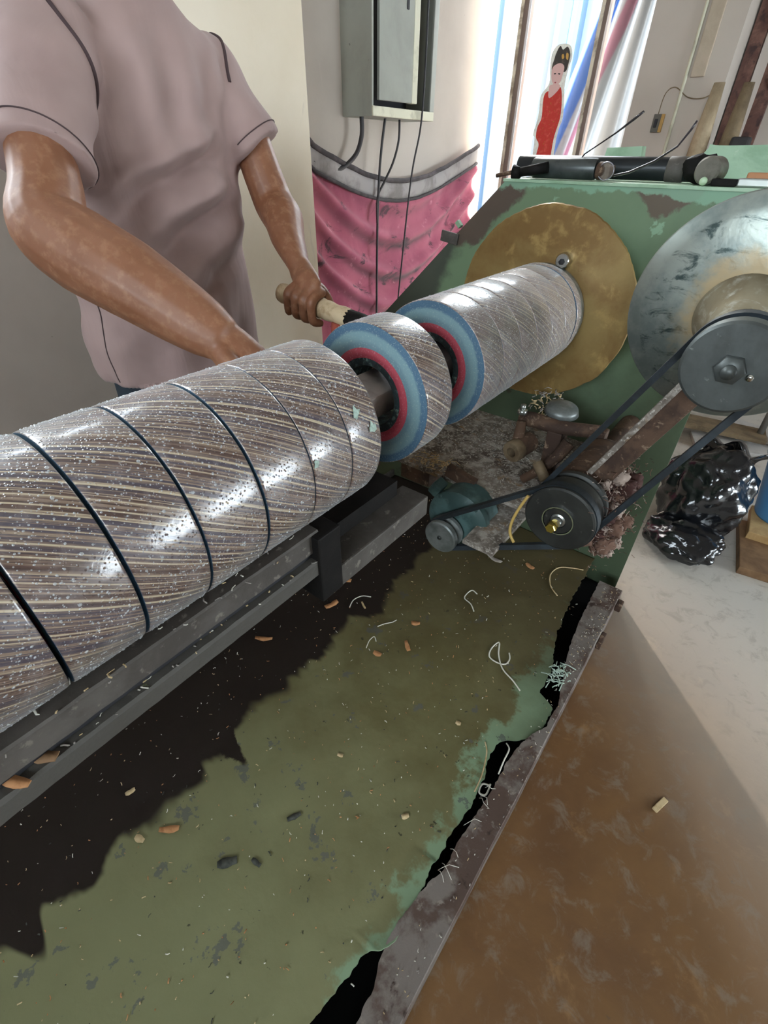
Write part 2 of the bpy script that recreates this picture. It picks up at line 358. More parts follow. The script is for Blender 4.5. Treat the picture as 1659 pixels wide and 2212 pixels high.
# ------------------------------------------------------------------ mesh helpers
def frame(d):
    d = V(d).normalized(); a = V((0, 0, 1)) if abs(d.z) < .9 else V((1, 0, 0))
    x = d.cross(a).normalized(); return x, x.cross(d).normalized(), d
class MB:
    def __init__(s): s.bm = bmesh.new()
    def box(s, c, size, rot=None, mi=0, bev=0):
        r = bmesh.ops.create_cube(s.bm, size=1)['verts']
        mx = Matrix.Translation(c) @ (rot.to_4x4() if rot else Matrix()) @ Matrix.Diagonal((*size, 1))
        bmesh.ops.transform(s.bm, matrix=mx, verts=r)
        fs = {f for v in r for f in v.link_faces}
        for f in fs: f.material_index = mi
        if bev:
            es = list({e for f in fs for e in f.edges})
            q = bmesh.ops.bevel(s.bm, geom=es, offset=bev, segments=2, affect='EDGES', profile=.6)
            for f in q['faces']: f.material_index = mi
        return s
    def b2(s, x0, x1, y0, y1, z0, z1, mi=0, bev=0): return s.box(((x0+x1)/2, (y0+y1)/2, (z0+z1)/2), (abs(x1-x0), abs(y1-y0), abs(z1-z0)), None, mi, bev)
    def rings(s, R, cap=True, mi=0, close=True):
        vs = [[s.bm.verts.new(p) for p in r] for r in R]; k = len(R[0])
        for a, b in zip(vs, vs[1:]):
            for i in range(k if close else k-1):
                f = s.bm.faces.new((a[i], a[(i+1) % k], b[(i+1) % k], b[i])); f.material_index = mi; f.smooth = True
        if cap:
            for q in (vs[0][::-1], vs[-1]):
                f = s.bm.faces.new(q); f.material_index = mi
        return s
    def tube(s, pts, rad, seg=10, cap=True, mi=0, flat=None, up=None):
        """sweep along points; rad number or list; flat = squash factor(s) across"""
        pts = [V(p) for p in pts]; n = len(pts)
        if not isinstance(rad, (list, tuple)): rad = [rad]*n
        if not isinstance(flat, (list, tuple)): flat = [flat or 1]*n
        R = []; X = None
        for i, p in enumerate(pts):
            d = (pts[min(i+1, n-1)]-pts[max(i-1, 0)]).normalized()
            if X is None:
                X = V(up) if up is not None else frame(d)[0]
            X = (X-d*X.dot(d)).normalized(); Yv = d.cross(X)
            R.append([p+X*cos(2*pi*j/seg)*rad[i]+Yv*sin(2*pi*j/seg)*rad[i]*flat[i] for j in range(seg)])
        return s.rings(R, cap, mi)
    def lathe(s, prof, o, d=(0, 1, 0), seg=48, mi=0, mis=None, jit=None):
        """prof: (radius, offset along axis); closed only if the profile is"""
        x, y, z = frame(d); o = V(o); vs = []
        for r, t in prof:
            vs.append([s.bm.verts.new(o+z*t+(x*cos(2*pi*j/seg)+y*sin(2*pi*j/seg))*(r+(jit(r, j, seg) if jit else 0))) for j in range(seg)] if r > 1e-6 else [s.bm.verts.new(o+z*t)])
        for q, (a, b) in enumerate(zip(vs, vs[1:])):
            for j in range(seg):
                k = (j+1) % seg
                if len(a) == 1 and len(b) == 1: continue
                if len(a) == 1: f = s.bm.faces.new((a[0], b[j], b[k]))
                elif len(b) == 1: f = s.bm.faces.new((a[j], b[0], a[k]))
                else: f = s.bm.faces.new((a[j], b[j], b[k], a[k]))
                f.material_index = mis[q] if mis else mi; f.smooth = True
        return s
    def grid(s, fn, nu, nv, mi=0, keep=None):
        vs = [[s.bm.verts.new(fn(i/nu, j/nv)) for j in range(nv+1)] for i in range(nu+1)]
        for i in range(nu):
            for j in range(nv):
                f = s.bm.faces.new((vs[i][j], vs[i+1][j], vs[i+1][j+1], vs[i][j+1])); f.smooth = True
                f.material_index = mi(i/nu, j/nv) if callable(mi) else mi
        return s
    def prism(s, poly, y0, y1, mi=0, axis='y'):
        """polygon in x,z pulled along y"""
        A = [s.bm.verts.new((p[0], y0, p[1]) if axis == 'y' else (p[0], p[1], y0)) for p in poly]
        B = [s.bm.verts.new((p[0], y1, p[1]) if axis == 'y' else (p[0], p[1], y1)) for p in poly]
        k = len(poly)
        for i in range(k):
            f = s.bm.faces.new((A[i], A[(i+1) % k], B[(i+1) % k], B[i])); f.material_index = mi
        for q in (A[::-1], B):
            f = s.bm.faces.new(q); f.material_index = mi
        return s
    def ball(s, c, r, sc=(1, 1, 1), mi=0, sub=2, fn=None):
        vs = bmesh.ops.create_icosphere(s.bm, subdivisions=sub, radius=1)['verts']
        for v in vs:
            k = fn(v.co) if fn else 1
            v.co = V(c)+V((v.co.x*sc[0], v.co.y*sc[1], v.co.z*sc[2]))*r*k
            for f in v.link_faces: f.material_index = mi; f.smooth = True
        return s
    def build(s, name, mats, parent=None, smooth=None, at=None, sharp=None):
        bmesh.ops.recalc_face_normals(s.bm, faces=s.bm.faces)
        org = V(parent['_w']) if parent is not None else (V(at) if at is not None else V((0, 0, 0)))
        for v in s.bm.verts: v.co -= org
        if smooth is not None:
            for f in s.bm.faces: f.smooth = smooth
        if sharp:
            for e in s.bm.edges:
                if len(e.link_faces) == 2 and e.calc_face_angle(0) > radians(sharp): e.smooth = False
        me = bpy.data.meshes.new(name); s.bm.to_mesh(me); s.bm.free()
        for m in (mats if isinstance(mats, (list, tuple)) else [mats]): me.materials.append(m)
        o = bpy.data.objects.new(name, me); C.objects.link(o)
        o['_w'] = list(org)
        if parent is not None: o.parent = parent
        else: o.location = org
        return o
def tag(o, label, cat, group=None, kind=None):
    o['label'] = label; o['category'] = cat
    if group: o['group'] = group
    if kind: o['kind'] = kind
    return o
def thing(name, loc, label, cat, group=None):
    o = bpy.data.objects.new(name, None); C.objects.link(o); o.location = loc; o['_w'] = list(loc); o.empty_display_size = .05
    return tag(o, label, cat, group)
def struct(o): o['kind'] = 'structure'; return o
def baked(o):
    """apply the modifiers of o"""
    dg = bpy.context.evaluated_depsgraph_get(); me = bpy.data.meshes.new_from_object(o.evaluated_get(dg))
    old = o.data; o.modifiers.clear(); o.data = me; bpy.data.meshes.remove(old); return o
def nz(p, s=1.0, o=(0, 0, 0)): return noise.noise((V(p)+V(o))*s)
def lerp(t, pts):
    """piecewise linear through sorted (key, value)"""
    if t <= pts[0][0]: return pts[0][1]
    for (a, x), (b, y) in zip(pts, pts[1:]):
        if t <= b: return x+(y-x)*(t-a)/(b-a)
    return pts[-1][1]

# ================================================================== the room
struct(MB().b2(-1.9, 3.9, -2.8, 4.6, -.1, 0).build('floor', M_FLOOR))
struct(MB().b2(-1.9, 3.9, -2.8, 4.6, 3.2, 3.3).build('ceiling', M_CEIL))
w = MB()
w.b2(-1.86, -1.7, -2.7, -.85, 0, 3.2).b2(-1.86, -1.7, .85, 3.16, 0, 3.2).b2(-1.86, -1.7, -.85, .30, 0, 1.45).b2(-1.86, -1.7, .30, .42, 0, 2.85).b2(-1.86, -1.7, .42, .85, 0, 1.95).b2(-1.86, -1.7, -.85, .85, 2.85, 3.2)
struct(w.build('wall_left', M_WALL))
struct(MB().b2(-1.7, -1.585, .95, 1.60, 0, 3.2).build('wall_left_pier', M_PILLAR))
w = MB().b2(-.875, -.515, 3.0, 3.16, 0, 3.2).b2(-1.7, -.875, 3.0, 3.16, 3.0, 3.2).b2(-.55, -.515, 3.16, 4.3, 0, 3.2)
struct(w.build('wall_back', M_WALL))
struct(MB().b2(-.515, 3.76, 4.3, 4.46, 0, 3.2).build('wall_back_alcove', M_WALL))
w = MB().b2(3.6, 3.76, -2.7, 1.3, 0, 3.2).b2(3.6, 3.76, 3.5, 4.3, 0, 3.2).b2(3.6, 3.76, 1.3, 3.5, 0, .4).b2(3.6, 3.76, 1.3, 3.5, 1.5, 3.2)
struct(w.build('wall_right', M_WALL))
struct(MB().b2(-1.86, -.6, -2.86, -2.7, 0, 3.2).b2(1.6, 3.76, -2.86, -2.7, 0, 3.2).b2(-.6, 1.6, -2.86, -2.7, 0, 1.6).b2(-.6, 1.6, -2.86, -2.7, 2.5, 3.2).build('wall_front', M_WALL))
# glazed doorway in the back wall
d = bpy.data.objects.new('door_1', None); C.objects.link(d); d['kind'] = 'structure'; d['_w'] = [-1.27, 3.08, 0]; d.location = (-1.27, 3.08, 0)
for x0, x1 in ((-1.515, -1.475), (-1.118, -1.083)):
    p = MB().b2(x0, x0+.016, 3.03, 3.10, 0, 3.0, 0).b2(x0+.016, x1, 3.035, 3.095, 0, 3.0, 1).build('door_post', [M_ALU, M_ALUD], d)
MB().b2(-1.7, -.875, 3.04, 3.09, 2.95, 3.0).build('door_head', M_ALU, d)
for x0, x1 in ((-1.475, -1.118), (-1.083, -.88)):
    MB().b2(x0, x1, 3.058, 3.064, 0, 2.95).build('glass_pane', M_PANE, d)
for nm, x0, ya, yb, za, zb, k in (('window_1', -1.80, -.85, .30, 1.45, 2.85, 2), ('window_2', -1.80, .42, .85, 1.95, 2.85, 2), ('window_3', 3.66, 1.3, 3.5, .4, 1.5, 2)):
    wd_ = bpy.data.objects.new(nm, None); C.objects.link(wd_); wd_['kind'] = 'structure'; wd_['_w'] = [x0, (ya+yb)/2, za]; wd_.location = wd_['_w']
    fm = MB()
    for z in (za, zb-.03): fm.b2(x0, x0+.04, ya, yb, z, z+.03)
    for i in range(k):
        y = ya+(yb-ya-.03)*i/(k-1); fm.b2(x0+.001, x0+.039, y, y+.03, za+.03, zb-.03)
    fm.build('window_frame', M_ALU, wd_)
    MB().b2(x0+.018, x0+.022, ya, yb, za, zb).build('glass_pane', M_PANE, wd_)
wd_ = bpy.data.objects.new('fill_window', None); C.objects.link(wd_); wd_['kind'] = 'structure'; wd_['_w'] = [.5, -2.8, 1.6]; wd_.location = wd_['_w']  # unseen window behind the camera, added to brighten the headstock side
MB().b2(-.6, 1.6, -2.80, -2.76, 1.6, 1.63).b2(-.6, 1.6, -2.80, -2.76, 2.47, 2.5).b2(-.6, -.57, -2.799, -2.761, 1.63, 2.47).b2(1.57, 1.6, -2.799, -2.761, 1.63, 2.47).build('window_frame', M_ALU, wd_)  # frame of the added, unseen fill window
MB().b2(-.6, 1.6, -2.782, -2.778, 1.6, 2.5).build('glass_pane', M_PANE, wd_)  # pane of the added, unseen fill window
struct(MB().b2(-14, 10, 3.16, 14, -.12, -.02).build('floor_outside', M_OUT))

# ================================================================== outside
fo = MB()
def fen(u, v):
    x = -12+u*16; t = (x*2.6) % 1
    k = .07 if .25 < t < .62 else 0
    return (x, 8.2-k, -.02+v*3.05)
fo.grid(fen, 420, 1); o = fo.build('corrugated_fence', M_FENCE, at=(0, 8.2, 0), smooth=False)
sm = o.modifiers.new('thickness', 'SOLIDIFY'); sm.thickness = .004
tag(o, 'white and pale blue corrugated sheet fence outside the glazed door', 'fence')
ta = MB()
def tar(u, v):
    z = .02+v*2.5; x = (-2.25+.3*z)*(1-u)+u*-1.18
    return (x, 4.3+.035*sin(u*26+v*2)+.02*sin(u*11-v*5)+.10*v, z)
ta.grid(tar, 90, 24); o = ta.build('striped_tarpaulin', M_TARP, at=(-1, 4.3, 0))
sm = o.modifiers.new('thickness', 'SOLIDIFY'); sm.thickness = .003
tag(o, 'blue, white and pink striped tarpaulin hanging in folds outside the door', 'tarpaulin')
tag(MB().tube([(-2.13, 4.5, -.02), (-1.72, 4.62, 1.45)], .022, 12).build('white_pipe', M_PIPEW, at=(-2.1, 4.5, 0)), 'thin white pipe leaning outside the door, the one further left', 'pipe', 'white pipes leaning outside')
tag(MB().tube([(-2.02, 4.5, -.02), (-1.66, 4.62, 1.38)], .022, 12).build('white_pipe', M_PIPEW, at=(-2.0, 4.5, 0)), 'thin white pipe leaning outside the door, nearer to the striped tarpaulin', 'pipe', 'white pipes leaning outside')

# ================================================================== things on the walls
# electricity box: body, bottom rim, door standing ajar
bx = thing('electricity_box', (-1.7, 2.1, 1.36), 'tall grey metal electricity box with its door ajar, on the wall above the pink cloth', 'electricity box')
MB().b2(-1.7, -1.545, 1.915, 1.925, 1.36, 2.55).b2(-1.7, -1.545, 2.345, 2.352, 1.36, 2.55).b2(-1.7, -1.545, 1.925, 2.345, 1.36, 1.368).b2(-1.7, -1.545, 1.925, 2.345, 2.542, 2.55).build('box_shell', M_PLATEGREY, bx)
MB().b2(-1.697, -1.69, 1.925, 2.345, 1.368, 2.542).build('back_plate', M_BLACKIN, bx)
MB().b2(-1.549, -1.539, 1.915, 2.352, 1.36, 1.392, bev=.003).build('bottom_rim', M_BOXEDGE, bx)
MB().b2(-1.549, -1.539, 2.318, 2.352, 1.392, 2.55, bev=.003).build('side_rim', M_PLATEGREY, bx)
rot = Matrix.Rotation(radians(-5), 3, 'Z')
dr = MB().box((-1.536, 2.052, 1.985), (.014, .20, 1.15), rot, bev=.003).build('box_door', M_PLATEGREY, bx)
MB().box((-1.533, 2.168, 1.985), (.030, .034, 1.15), rot, bev=.003).build('door_edge', M_BOXEDGE, dr)
MB().box((-1.527, 2.11, 1.70), (.012, .014, .04), rot, bev=.003).build('door_latch', M_BLACKIN, dr)
def cable(pts, r, label, m=None):
    P = [V(p) for p in pts]; Q = []
    for i in range(len(P)-1):                      # Catmull-Rom
        p0, p1, p2, p3 = P[max(i-1, 0)], P[i], P[i+1], P[min(i+2, len(P)-1)]
        for k in range(8):
            t = k/8; Q.append(.5*((2*p1)+(p2-p0)*t+(2*p0-5*p1+4*p2-p3)*t*t+(3*p1-p0-3*p2+p3)*t**3))
    Q.append(P[-1]); return tag(MB().tube(Q, r, 8).build('cable', m or M_CABLE, at=P[0]), label, 'cable', 'cables below the electricity box')
cable([(-1.62, 1.94, 1.37), (-1.62, 1.94, 1.30), (-1.625, 1.905, 1.235), (-1.64, 1.83, 1.19), (-1.645, 1.75, 1.185), (-1.648, 1.67, 1.215)], .009, 'thick black cable curving left from the electricity box into the cloth hem')
cable([(-1.60, 2.075, 1.37), (-1.61, 2.06, 1.25), (-1.615, 2.05, 1.12), (-1.615, 2.04, .9), (-1.61, 2.03, .3)], .0055, 'thin black cable hanging straight from the middle of the electricity box')
cable([(-1.60, 2.175, 1.37), (-1.605, 2.18, 1.29), (-1.615, 2.155, 1.21), (-1.62, 2.10, 1.14), (-1.617, 2.045, 1.08), (-1.607, 2.03, .98)], .005, 'thin black cable bowing right and joining the straight one over the cloth')
cable([(-1.53, 2.25, 1.96), (-1.528, 2.245, 1.4), (-1.55, 2.20, 1.1), (-1.58, 2.13, .3)], .004, 'long thin wire hanging out of the open electricity box past the cloth')

# pink cloth slung between the pier and the end of the wall
def top(y):
    t = (y-1.60)/1.39
    return 1.275-.15*sin(pi*min(max(t, 0), 1))**1.0*(1-.15*(t-.5))+(.015 if t < .03 else 0)
def clo(u, v):
    y = 1.60+u*1.38; z0 = top(y); L = 1.12-.05*u
    z = z0-v*L
    sw = z0-1.275
    f = 0
    for k, (a, dep) in enumerate(((.0, .018), (.13, .024), (.27, .026), (.42, .024), (.58, .02))):   # swags hanging parallel to the slung top
        lift = (.20+.3*a)*(2*u-1)**2-.05*(u-.5)
        dd = (v-a-.06)*L+lift*.6-.02
        f += dep*math.exp(-(dd/.026)**2)
    f += .012*sin(u*38+v*2)*v*(1-u)**1.5+.010*sin((u+v*.35)*60)*max(0, u-.6)*max(0, 1-u)*6
    f += .012*nz((u*3, v*3, 1))
    return (-1.685+.02+f*1.3*min(1, v*8+.3), y+.012*nz((u*2, v*4, 3))*1.5-.035*v*max(0, u-.8)*3, z)
pk = thing('pink_cloth', (-1.68, 2.3, .4), 'dirty pink cloth with a grey hem slung on the wall under the electricity box', 'cloth')
cg = MB(); cg.grid(clo, 120, 100); c1 = cg.build('cloth_sheet', M_PINK, pk)
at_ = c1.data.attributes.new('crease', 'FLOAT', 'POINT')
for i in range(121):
    for j in range(101):                                            # darker tone along the underside of every swag
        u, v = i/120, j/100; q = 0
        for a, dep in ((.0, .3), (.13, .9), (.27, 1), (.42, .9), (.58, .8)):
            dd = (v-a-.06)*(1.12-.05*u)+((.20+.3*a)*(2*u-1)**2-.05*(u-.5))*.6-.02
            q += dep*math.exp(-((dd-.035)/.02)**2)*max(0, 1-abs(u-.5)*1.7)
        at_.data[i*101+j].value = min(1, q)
sm = c1.modifiers.new('thickness', 'SOLIDIFY'); sm.thickness = .003
hb = MB(); hb.grid(lambda u, v: V(clo(u, 0))+V((.016+.006*sin(v*pi)+.004*nz((u*9, v, 2)), 0, .012-.075*v)), 90, 6); c2 = hb.build('hem_band', M_HEMBAND, pk)
sm = c2.modifiers.new('thickness', 'SOLIDIFY'); sm.thickness = .003
for k, (dz, r) in enumerate(((.012, .010), (-.068, .007))):
    MB().tube([V(clo(i/40, 0))+V((.022, 0, dz+.004*nz((i*.4, k, 0)))) for i in range(41)], r, 8).build('hem_edge', M_HEMDARK, pk)

# sticker of a lady on the glass
st = thing('door_sticker', (-1.24, 3.056, 1.2), 'sticker of a lady in a long red dress on the glass of the door', 'sticker')
def flat(name, poly, m, dy, parent):
    return MB().prism([(p[0], p[1]) for p in poly], 3.0575-.0006*dy, 3.0570-.0006*dy).build(name, m, parent)
def smooth_poly(P, n=5):
    P = [V((p[0], p[1], 0)) for p in P]; Q = []
    for i in range(len(P)):
        p0, p1, p2, p3 = P[i-1], P[i], P[(i+1) % len(P)], P[(i+2) % len(P)]
        for k in range(n):
            t = k/n; Q.append(.5*((2*p1)+(p2-p0)*t+(2*p0-5*p1+4*p2-p3)*t*t+(3*p1-p0-3*p2+p3)*t**3))
    return [(q.x, q.y) for q in Q]
def stp(name, P, m, dy, n=5): return flat(name, smooth_poly(P, n), m, dy, st)
M_RED = mat('printed_red', 'c8322a', .45, worn=[('b8722e', 90, .62, .04), ('d8584a', 40, .6, .1)])
def m_paper(name, col):
    m = bpy.data.materials.new(name); m.use_nodes = True; nt = m.node_tree; g = G(nt); nt.nodes.remove(nt.nodes['Principled BSDF'])
    d_, t_, x_ = g.n('ShaderNodeBsdfDiffuse'), g.n('ShaderNodeBsdfTranslucent'), g.n('ShaderNodeMixShader')
    o = g.obj(); c = g.mix(g.ramp(g.noise(o, 70, 4, .6), .4, .7), lin(col), [v*.82 for v in lin(col)[:3]]+[1])
    for q in (d_, t_): g.put(q.inputs[0], c)
    g.put(x_.inputs[0], .25); g.put(x_.inputs[1], d_.outputs[0]); g.put(x_.inputs[2], t_.outputs[0]); g.put(nt.nodes['Material Output'].inputs[0], x_.outputs[0]); return m
M_PAPER = m_paper('sticker_white', 'f2f1ea')
M_FACE = mat('printed_face', 'e2b9b4', .45); M_BLUSH = mat('printed_mouth', 'a8434a', .45)
M_PHAIR = mat('printed_hair', '3a3330', .45, worn=[('5b5044', 60, .58, .06)])
M_POCHRE = mat('printed_ochre', 'c79a4a', .45)
stp('sticker_backing', [(-1.337, 1.0), (-1.346, 1.294), (-1.361, 1.33), (-1.351, 1.381), (-1.348, 1.431), (-1.351, 1.489), (-1.318, 1.534), (-1.325, 1.589), (-1.328, 1.643), (-1.301, 1.674), (-1.245, 1.67), (-1.223, 1.632), (-1.23, 1.584), (-1.234, 1.526), (-1.222, 1.465), (-1.214, 1.394), (-1.228, 1.314), (-1.229, 1.0)], M_PAPER, 0)
stp('printed_dress', [(-1.312, 1.506), (-1.332, 1.493), (-1.334, 1.459), (-1.328, 1.401), (-1.343, 1.361), (-1.341, 1.32), (-1.32, 1.289), (-1.325, 1.231), (-1.33, 1.02), (-1.24, 1.02), (-1.242, 1.232), (-1.242, 1.32), (-1.228, 1.399), (-1.237, 1.475), (-1.254, 1.518), (-1.273, 1.505)], M_RED, 1)
stp('printed_collar', [(-1.314, 1.516), (-1.304, 1.529), (-1.259, 1.527), (-1.266, 1.504), (-1.305, 1.478)], M_FACE, 2)
stp('printed_hair', [(-1.315, 1.585), (-1.311, 1.624), (-1.302, 1.654), (-1.29, 1.669), (-1.274, 1.655), (-1.253, 1.664), (-1.234, 1.637), (-1.234, 1.606), (-1.243, 1.575), (-1.28, 1.58)], M_PHAIR, 2)
stp('printed_face', [(-1.311, 1.594), (-1.311, 1.561), (-1.301, 1.538), (-1.284, 1.524), (-1.261, 1.536), (-1.254, 1.563), (-1.253, 1.594), (-1.279, 1.607)], M_FACE, 3)
stp('printed_ornament', [(-1.276, 1.635), (-1.268, 1.639), (-1.261, 1.626), (-1.27, 1.622)], M_POCHRE, 3)
stp('printed_ornament', [(-1.253, 1.642), (-1.242, 1.637), (-1.241, 1.616), (-1.252, 1.625)], M_POCHRE, 3)
for e in ([(-1.300, 1.571), (-1.289, 1.571), (-1.294, 1.566)], [(-1.279, 1.570), (-1.267, 1.569), (-1.271, 1.564)]): stp('printed_eye', e, M_PHAIR, 4, 3)
stp('printed_mouth', [(-1.290, 1.538), (-1.280, 1.538), (-1.285, 1.533)], M_BLUSH, 4, 3)

# light switch and conduit on the narrow wall right of the door
sw = thing('light_switch', (-.735, 2.995, 1.36), 'small dark light switch with an ochre edge on the wall right of the door', 'switch')
MB().b2(-.757, -.725, 2.985, 3.0, 1.335, 1.40, bev=.002).build('switch_plate', mat('switch_dark', '5d584f', .6), sw)
MB().b2(-.725, -.712, 2.984, 3.0, 1.335, 1.40, bev=.002).build('switch_edge', mat('switch_ochre', 'b08a4a', .6), sw)
MB().b2(-.748, -.735, 2.978, 2.986, 1.352, 1.383, bev=.002).build('rocker', M_BLACKIN, sw)
tag(MB().tube([(-.672, 2.992, .3), (-.672, 2.992, 3.1)], .007, 8).build('conduit', M_BOXEDGE, at=(-.672, 2.99, .3)), 'thin cream conduit running up the wall right of the door', 'conduit')
tag(MB().b2(-.655, -.60, 2.985, 3.0, 1.52, 3.1, bev=.004).build('wall_batten', mat('ochre_batten', 'b9aa97', .8, worn=[('ab9c88', 6, .55, .1)]), at=(-.63, 2.99, 1.5)), 'wide cream batten on the wall beside the conduit', 'batten')
cable([(-.742, 2.99, 1.40), (-.735, 2.99, 1.47), (-.70, 2.99, 1.49), (-.64, 2.99, 1.455), (-.58, 2.99, 1.45), (-.53, 2.985, 1.47)], .0018, 'thin loose wire pinned on the wall above the light switch', M_SACKD)['group'] = 'wall wiring'

# rack with bundles in the alcove on the right
rk = thing('storage_rack', (-.1, 3.6, 0), 'red-brown steel storage rack in the alcove behind the machine', 'rack')
for x, y in ((-.482, 3.22), (-.383, 3.22), (.35, 3.22), (-.482, 4.05), (.35, 4.05)): MB().b2(x-.027, x+.027, y-.02, y+.02, 0, 3.0).build('post', M_RACK, rk)
for z in (.85, 2.05): MB().b2(-.509, .38, 3.22, 4.07, z, z+.04).build('shelf', M_RACK, rk)
for a, b in (((-.49, 3.19, 1.80), (-.30, 3.19, 1.58)), ((-.38, 3.19, 1.50), (.35, 3.19, 2.0))): MB().tube([a, b], .022, 6).build('brace', M_RACK, rk)
def bundle(c, l, r, lean, m, label):
    c = V(c); R = []
    for i in range(9):
        t = i/8; rr = r*(.62+.38*sin(pi*min(1, t*1.15+.12)))*(1 if t < .8 else (.92 if t < .95 else .55))
        R.append([c+V((lean*t*l*.4+rr*(1+.18*nz((cos(j*.52)*1.4, sin(j*.52)*1.4, t*3), 1, c*7))*cos(j*2*pi/12), rr*.8*sin(j*2*pi/12), t*l)) for j in range(12)])
    return tag(MB().rings(R).build('sack', m, at=c), label, 'sack', 'sacks beside the rack')
for a in (((-.545, 2.90, 0), 1.49, .062, .05, M_SACK, 'tall beige sacking bundle standing nearest to the wall right of the door'),
          ((-.435, 2.95, 0), 1.49, .058, .03, M_SACKD, 'brown sacking bundle standing between the tall beige one and the dark crate'),
          ((-.26, 3.0, 0), 1.36, .07, .05, M_SACK, 'shorter beige bundle in front of the rack, right of the brown one')): bundle(*a)
tag(MB().b2(-.40, -.33, 2.86, 2.93, 0, 1.315, bev=.01).build('dark_box', mat('dark_crate', '2c2a2b', .7, worn=[('3c3836', 8, .55, .1)]), at=(-.36, 2.9, 0)), 'tall narrow black box in front of the sacking bundles', 'box')
tag(MB().tube([(.20, 3.05, 0), (.16, 3.17, 1.9)], .016, 10).build('grey_pole', mat('grey_pole', '8c8984', .4, .3), at=(0, 3.1, 0)), 'slim grey pole leaning against the rack', 'pole')
tag(MB().tube([(.29, 3.05, 0), (.25, 3.16, 2.1)], .028, 10).build('pale_pole', M_PALE, at=(.1, 3.1, 0)), 'thicker pale pole leaning against the rack', 'pole')

# floor clutter on the right
for i, (x, y, a, m, lb) in enumerate(((.12, 2.95, .3, M_PALE, 'pale board lying flat beyond the black bag, nearest to the bag'), (.26, 3.12, -.25, M_PALE, 'pale board lying flat beyond the black bag, crossing over the first one'), (.02, 3.02, .12, M_SACKD, 'brown board lying flat on the floor beside the pale boards'))):
    tag(MB().box((x, y, .012+.024*i), (.42, .16, .022), Matrix.Rotation(a, 3, 'Z'), bev=.003).build('loose_board', m, at=(x, y, 0)), lb, 'board', 'loose boards on the floor')
def bagfn(c, q=(4, 1, 2)):
    k = 1+.22*nz(c, 1.4, q)
    for sc_, a in ((1.5, .30), (3.1, .13)):
        d = noise.voronoi((c+V(q))*sc_)[0]; k += a*(min(.5, d[1]-d[0])-.22)
    return k
bg_ = thing('bin_bag', (.06, 2.02, 0), 'crumpled shiny black plastic bag on the floor behind the machine', 'bag')
b_ = MB(); b_.ball((.065, 2.04, .17), 1, (.155, .15, .185), sub=5, fn=bagfn)
for v in b_.bm.verts:
    if v.co.z < .004: v.co.z = .004+.002*(v.co.x)
b_.build('bag_body', M_BAG, bg_)
b_ = MB(); b_.ball((.06, 1.87, .05), 1, (.14, .12, .075), sub=5, fn=lambda c: bagfn(c, (1, 7, 3)))
for v in b_.bm.verts:
    if v.co.z < .003: v.co.z = .003
b_.build('bag_corner', M_BAG, bg_)
b_ = MB(); b_.grid(lambda u, v: (-.04+.24*u+.02*sin(v*5), 2.10+.13*v+.03*sin(u*7), .33+.04*sin(u*pi)-.10*v*v+.02*sin(u*15)), 24, 10)
o = b_.build('bag_mouth', M_BAG, bg_); o.modifiers.new('t', 'SOLIDIFY').thickness = .003
bk = thing('plastic_bucket', (.352, 2.24, .065), 'blue plastic bucket with a pale rim on the planks, cut by the frame edge', 'bucket')
MB().lathe([(0, 0), (.095, 0), (.10, .01), (.150, .27), (.150, .282), (.142, .282), (.140, .27), (.092, .012), (0, .012)], (.352, 2.24, .066), (0, 0, 1), 40).build('bucket_body', M_BUCKET, bk)
MB().lathe([(.1505, .255), (.158, .258), (.158, .286), (.1435, .286), (.1425, .275)], (.352, 2.24, .066), (0, 0, 1), 40).build('bucket_rim', M_BUCKETL, bk)
for (x, y, z, a, m, lb, sz) in ((.50, 2.04, .0165, .12, M_BROWNW, 'dark brown plank on the floor under the lighter plank and the bucket', (.52, .34, .033)), (.52, 2.17, .0495, .05, M_WOOD, 'pale timber plank under the blue bucket', (.54, .22, .033))):
    tag(MB().box((x, y, z), sz, Matrix.Rotation(a, 3, 'Z'), bev=.003).build('plank', m, at=(x, y, 0)), lb, 'plank')
tag(MB().box((.233, .803, .004), (.013, .046, .006), Matrix.Rotation(-.35, 3, 'Z'), bev=.0015).build('wood_chip', M_CHIPPALE, at=(.233, .803, 0)), 'pale wood chip lying alone on the brown concrete floor', 'wood chip', 'wood chips')

# ================================================================== the machine
mc = thing('slitting_machine', (-.5, 1.0, 0), 'old green slitting lathe with headstock, oily drip tray and square spindle', 'machine')
hp = [(-.07, 0), (-.07, 1.19), (-.70, 1.19), (-1.15, .74), (-1.15, 0)]
hd = MB().prism(hp, 1.45, 1.462).build('headstock_plate', M_HEAD, mc)
hh = MB(); hh.prism([(-.56, .0), (-.56, 1.178), (-.694, 1.178), (-1.13, .742), (-1.13, 0)], 1.462, 1.82); hh.b2(-.56, -.085, 1.462, 1.50, .9, 1.178); hh.b2(-.56, -.085, 1.462, 1.49, 0, .06); hh.build('headstock_body', M_HEAD, mc)
MB().b2(-.71, -.065, 1.447, 1.83, 1.184, 1.191, bev=.001).build('top_plate', M_GREEN_LT, mc)
MB().box((-.862, 1.446, 1.038), (.06, .008, .03), Matrix.Rotation(radians(8), 3, 'Y'), bev=.002).build('edge_lug', M_DARKMETAL, mc)
MB().box((-.835, 1.449, 1.075), (.02, .016, .012), Matrix.Rotation(radians(45), 3, 'Y'), bev=.002).build('edge_bracket', M_GREEN_LT, mc)
rc = MB(); rc.prism(smooth_poly([(-.292, 1.18), (-.287, 1.262), (-.25, 1.268), (.05, 1.262), (.07, 1.18)], 6), 1.74, 1.80); rc.build('rear_cover', M_GREEN_LT, mc)
MB().prism([(-.56, 1.18), (-.55, 1.262), (-.455, 1.266), (-.44, 1.18)], 1.76, 1.80).build('rear_cover', M_GREEN_LT, mc)
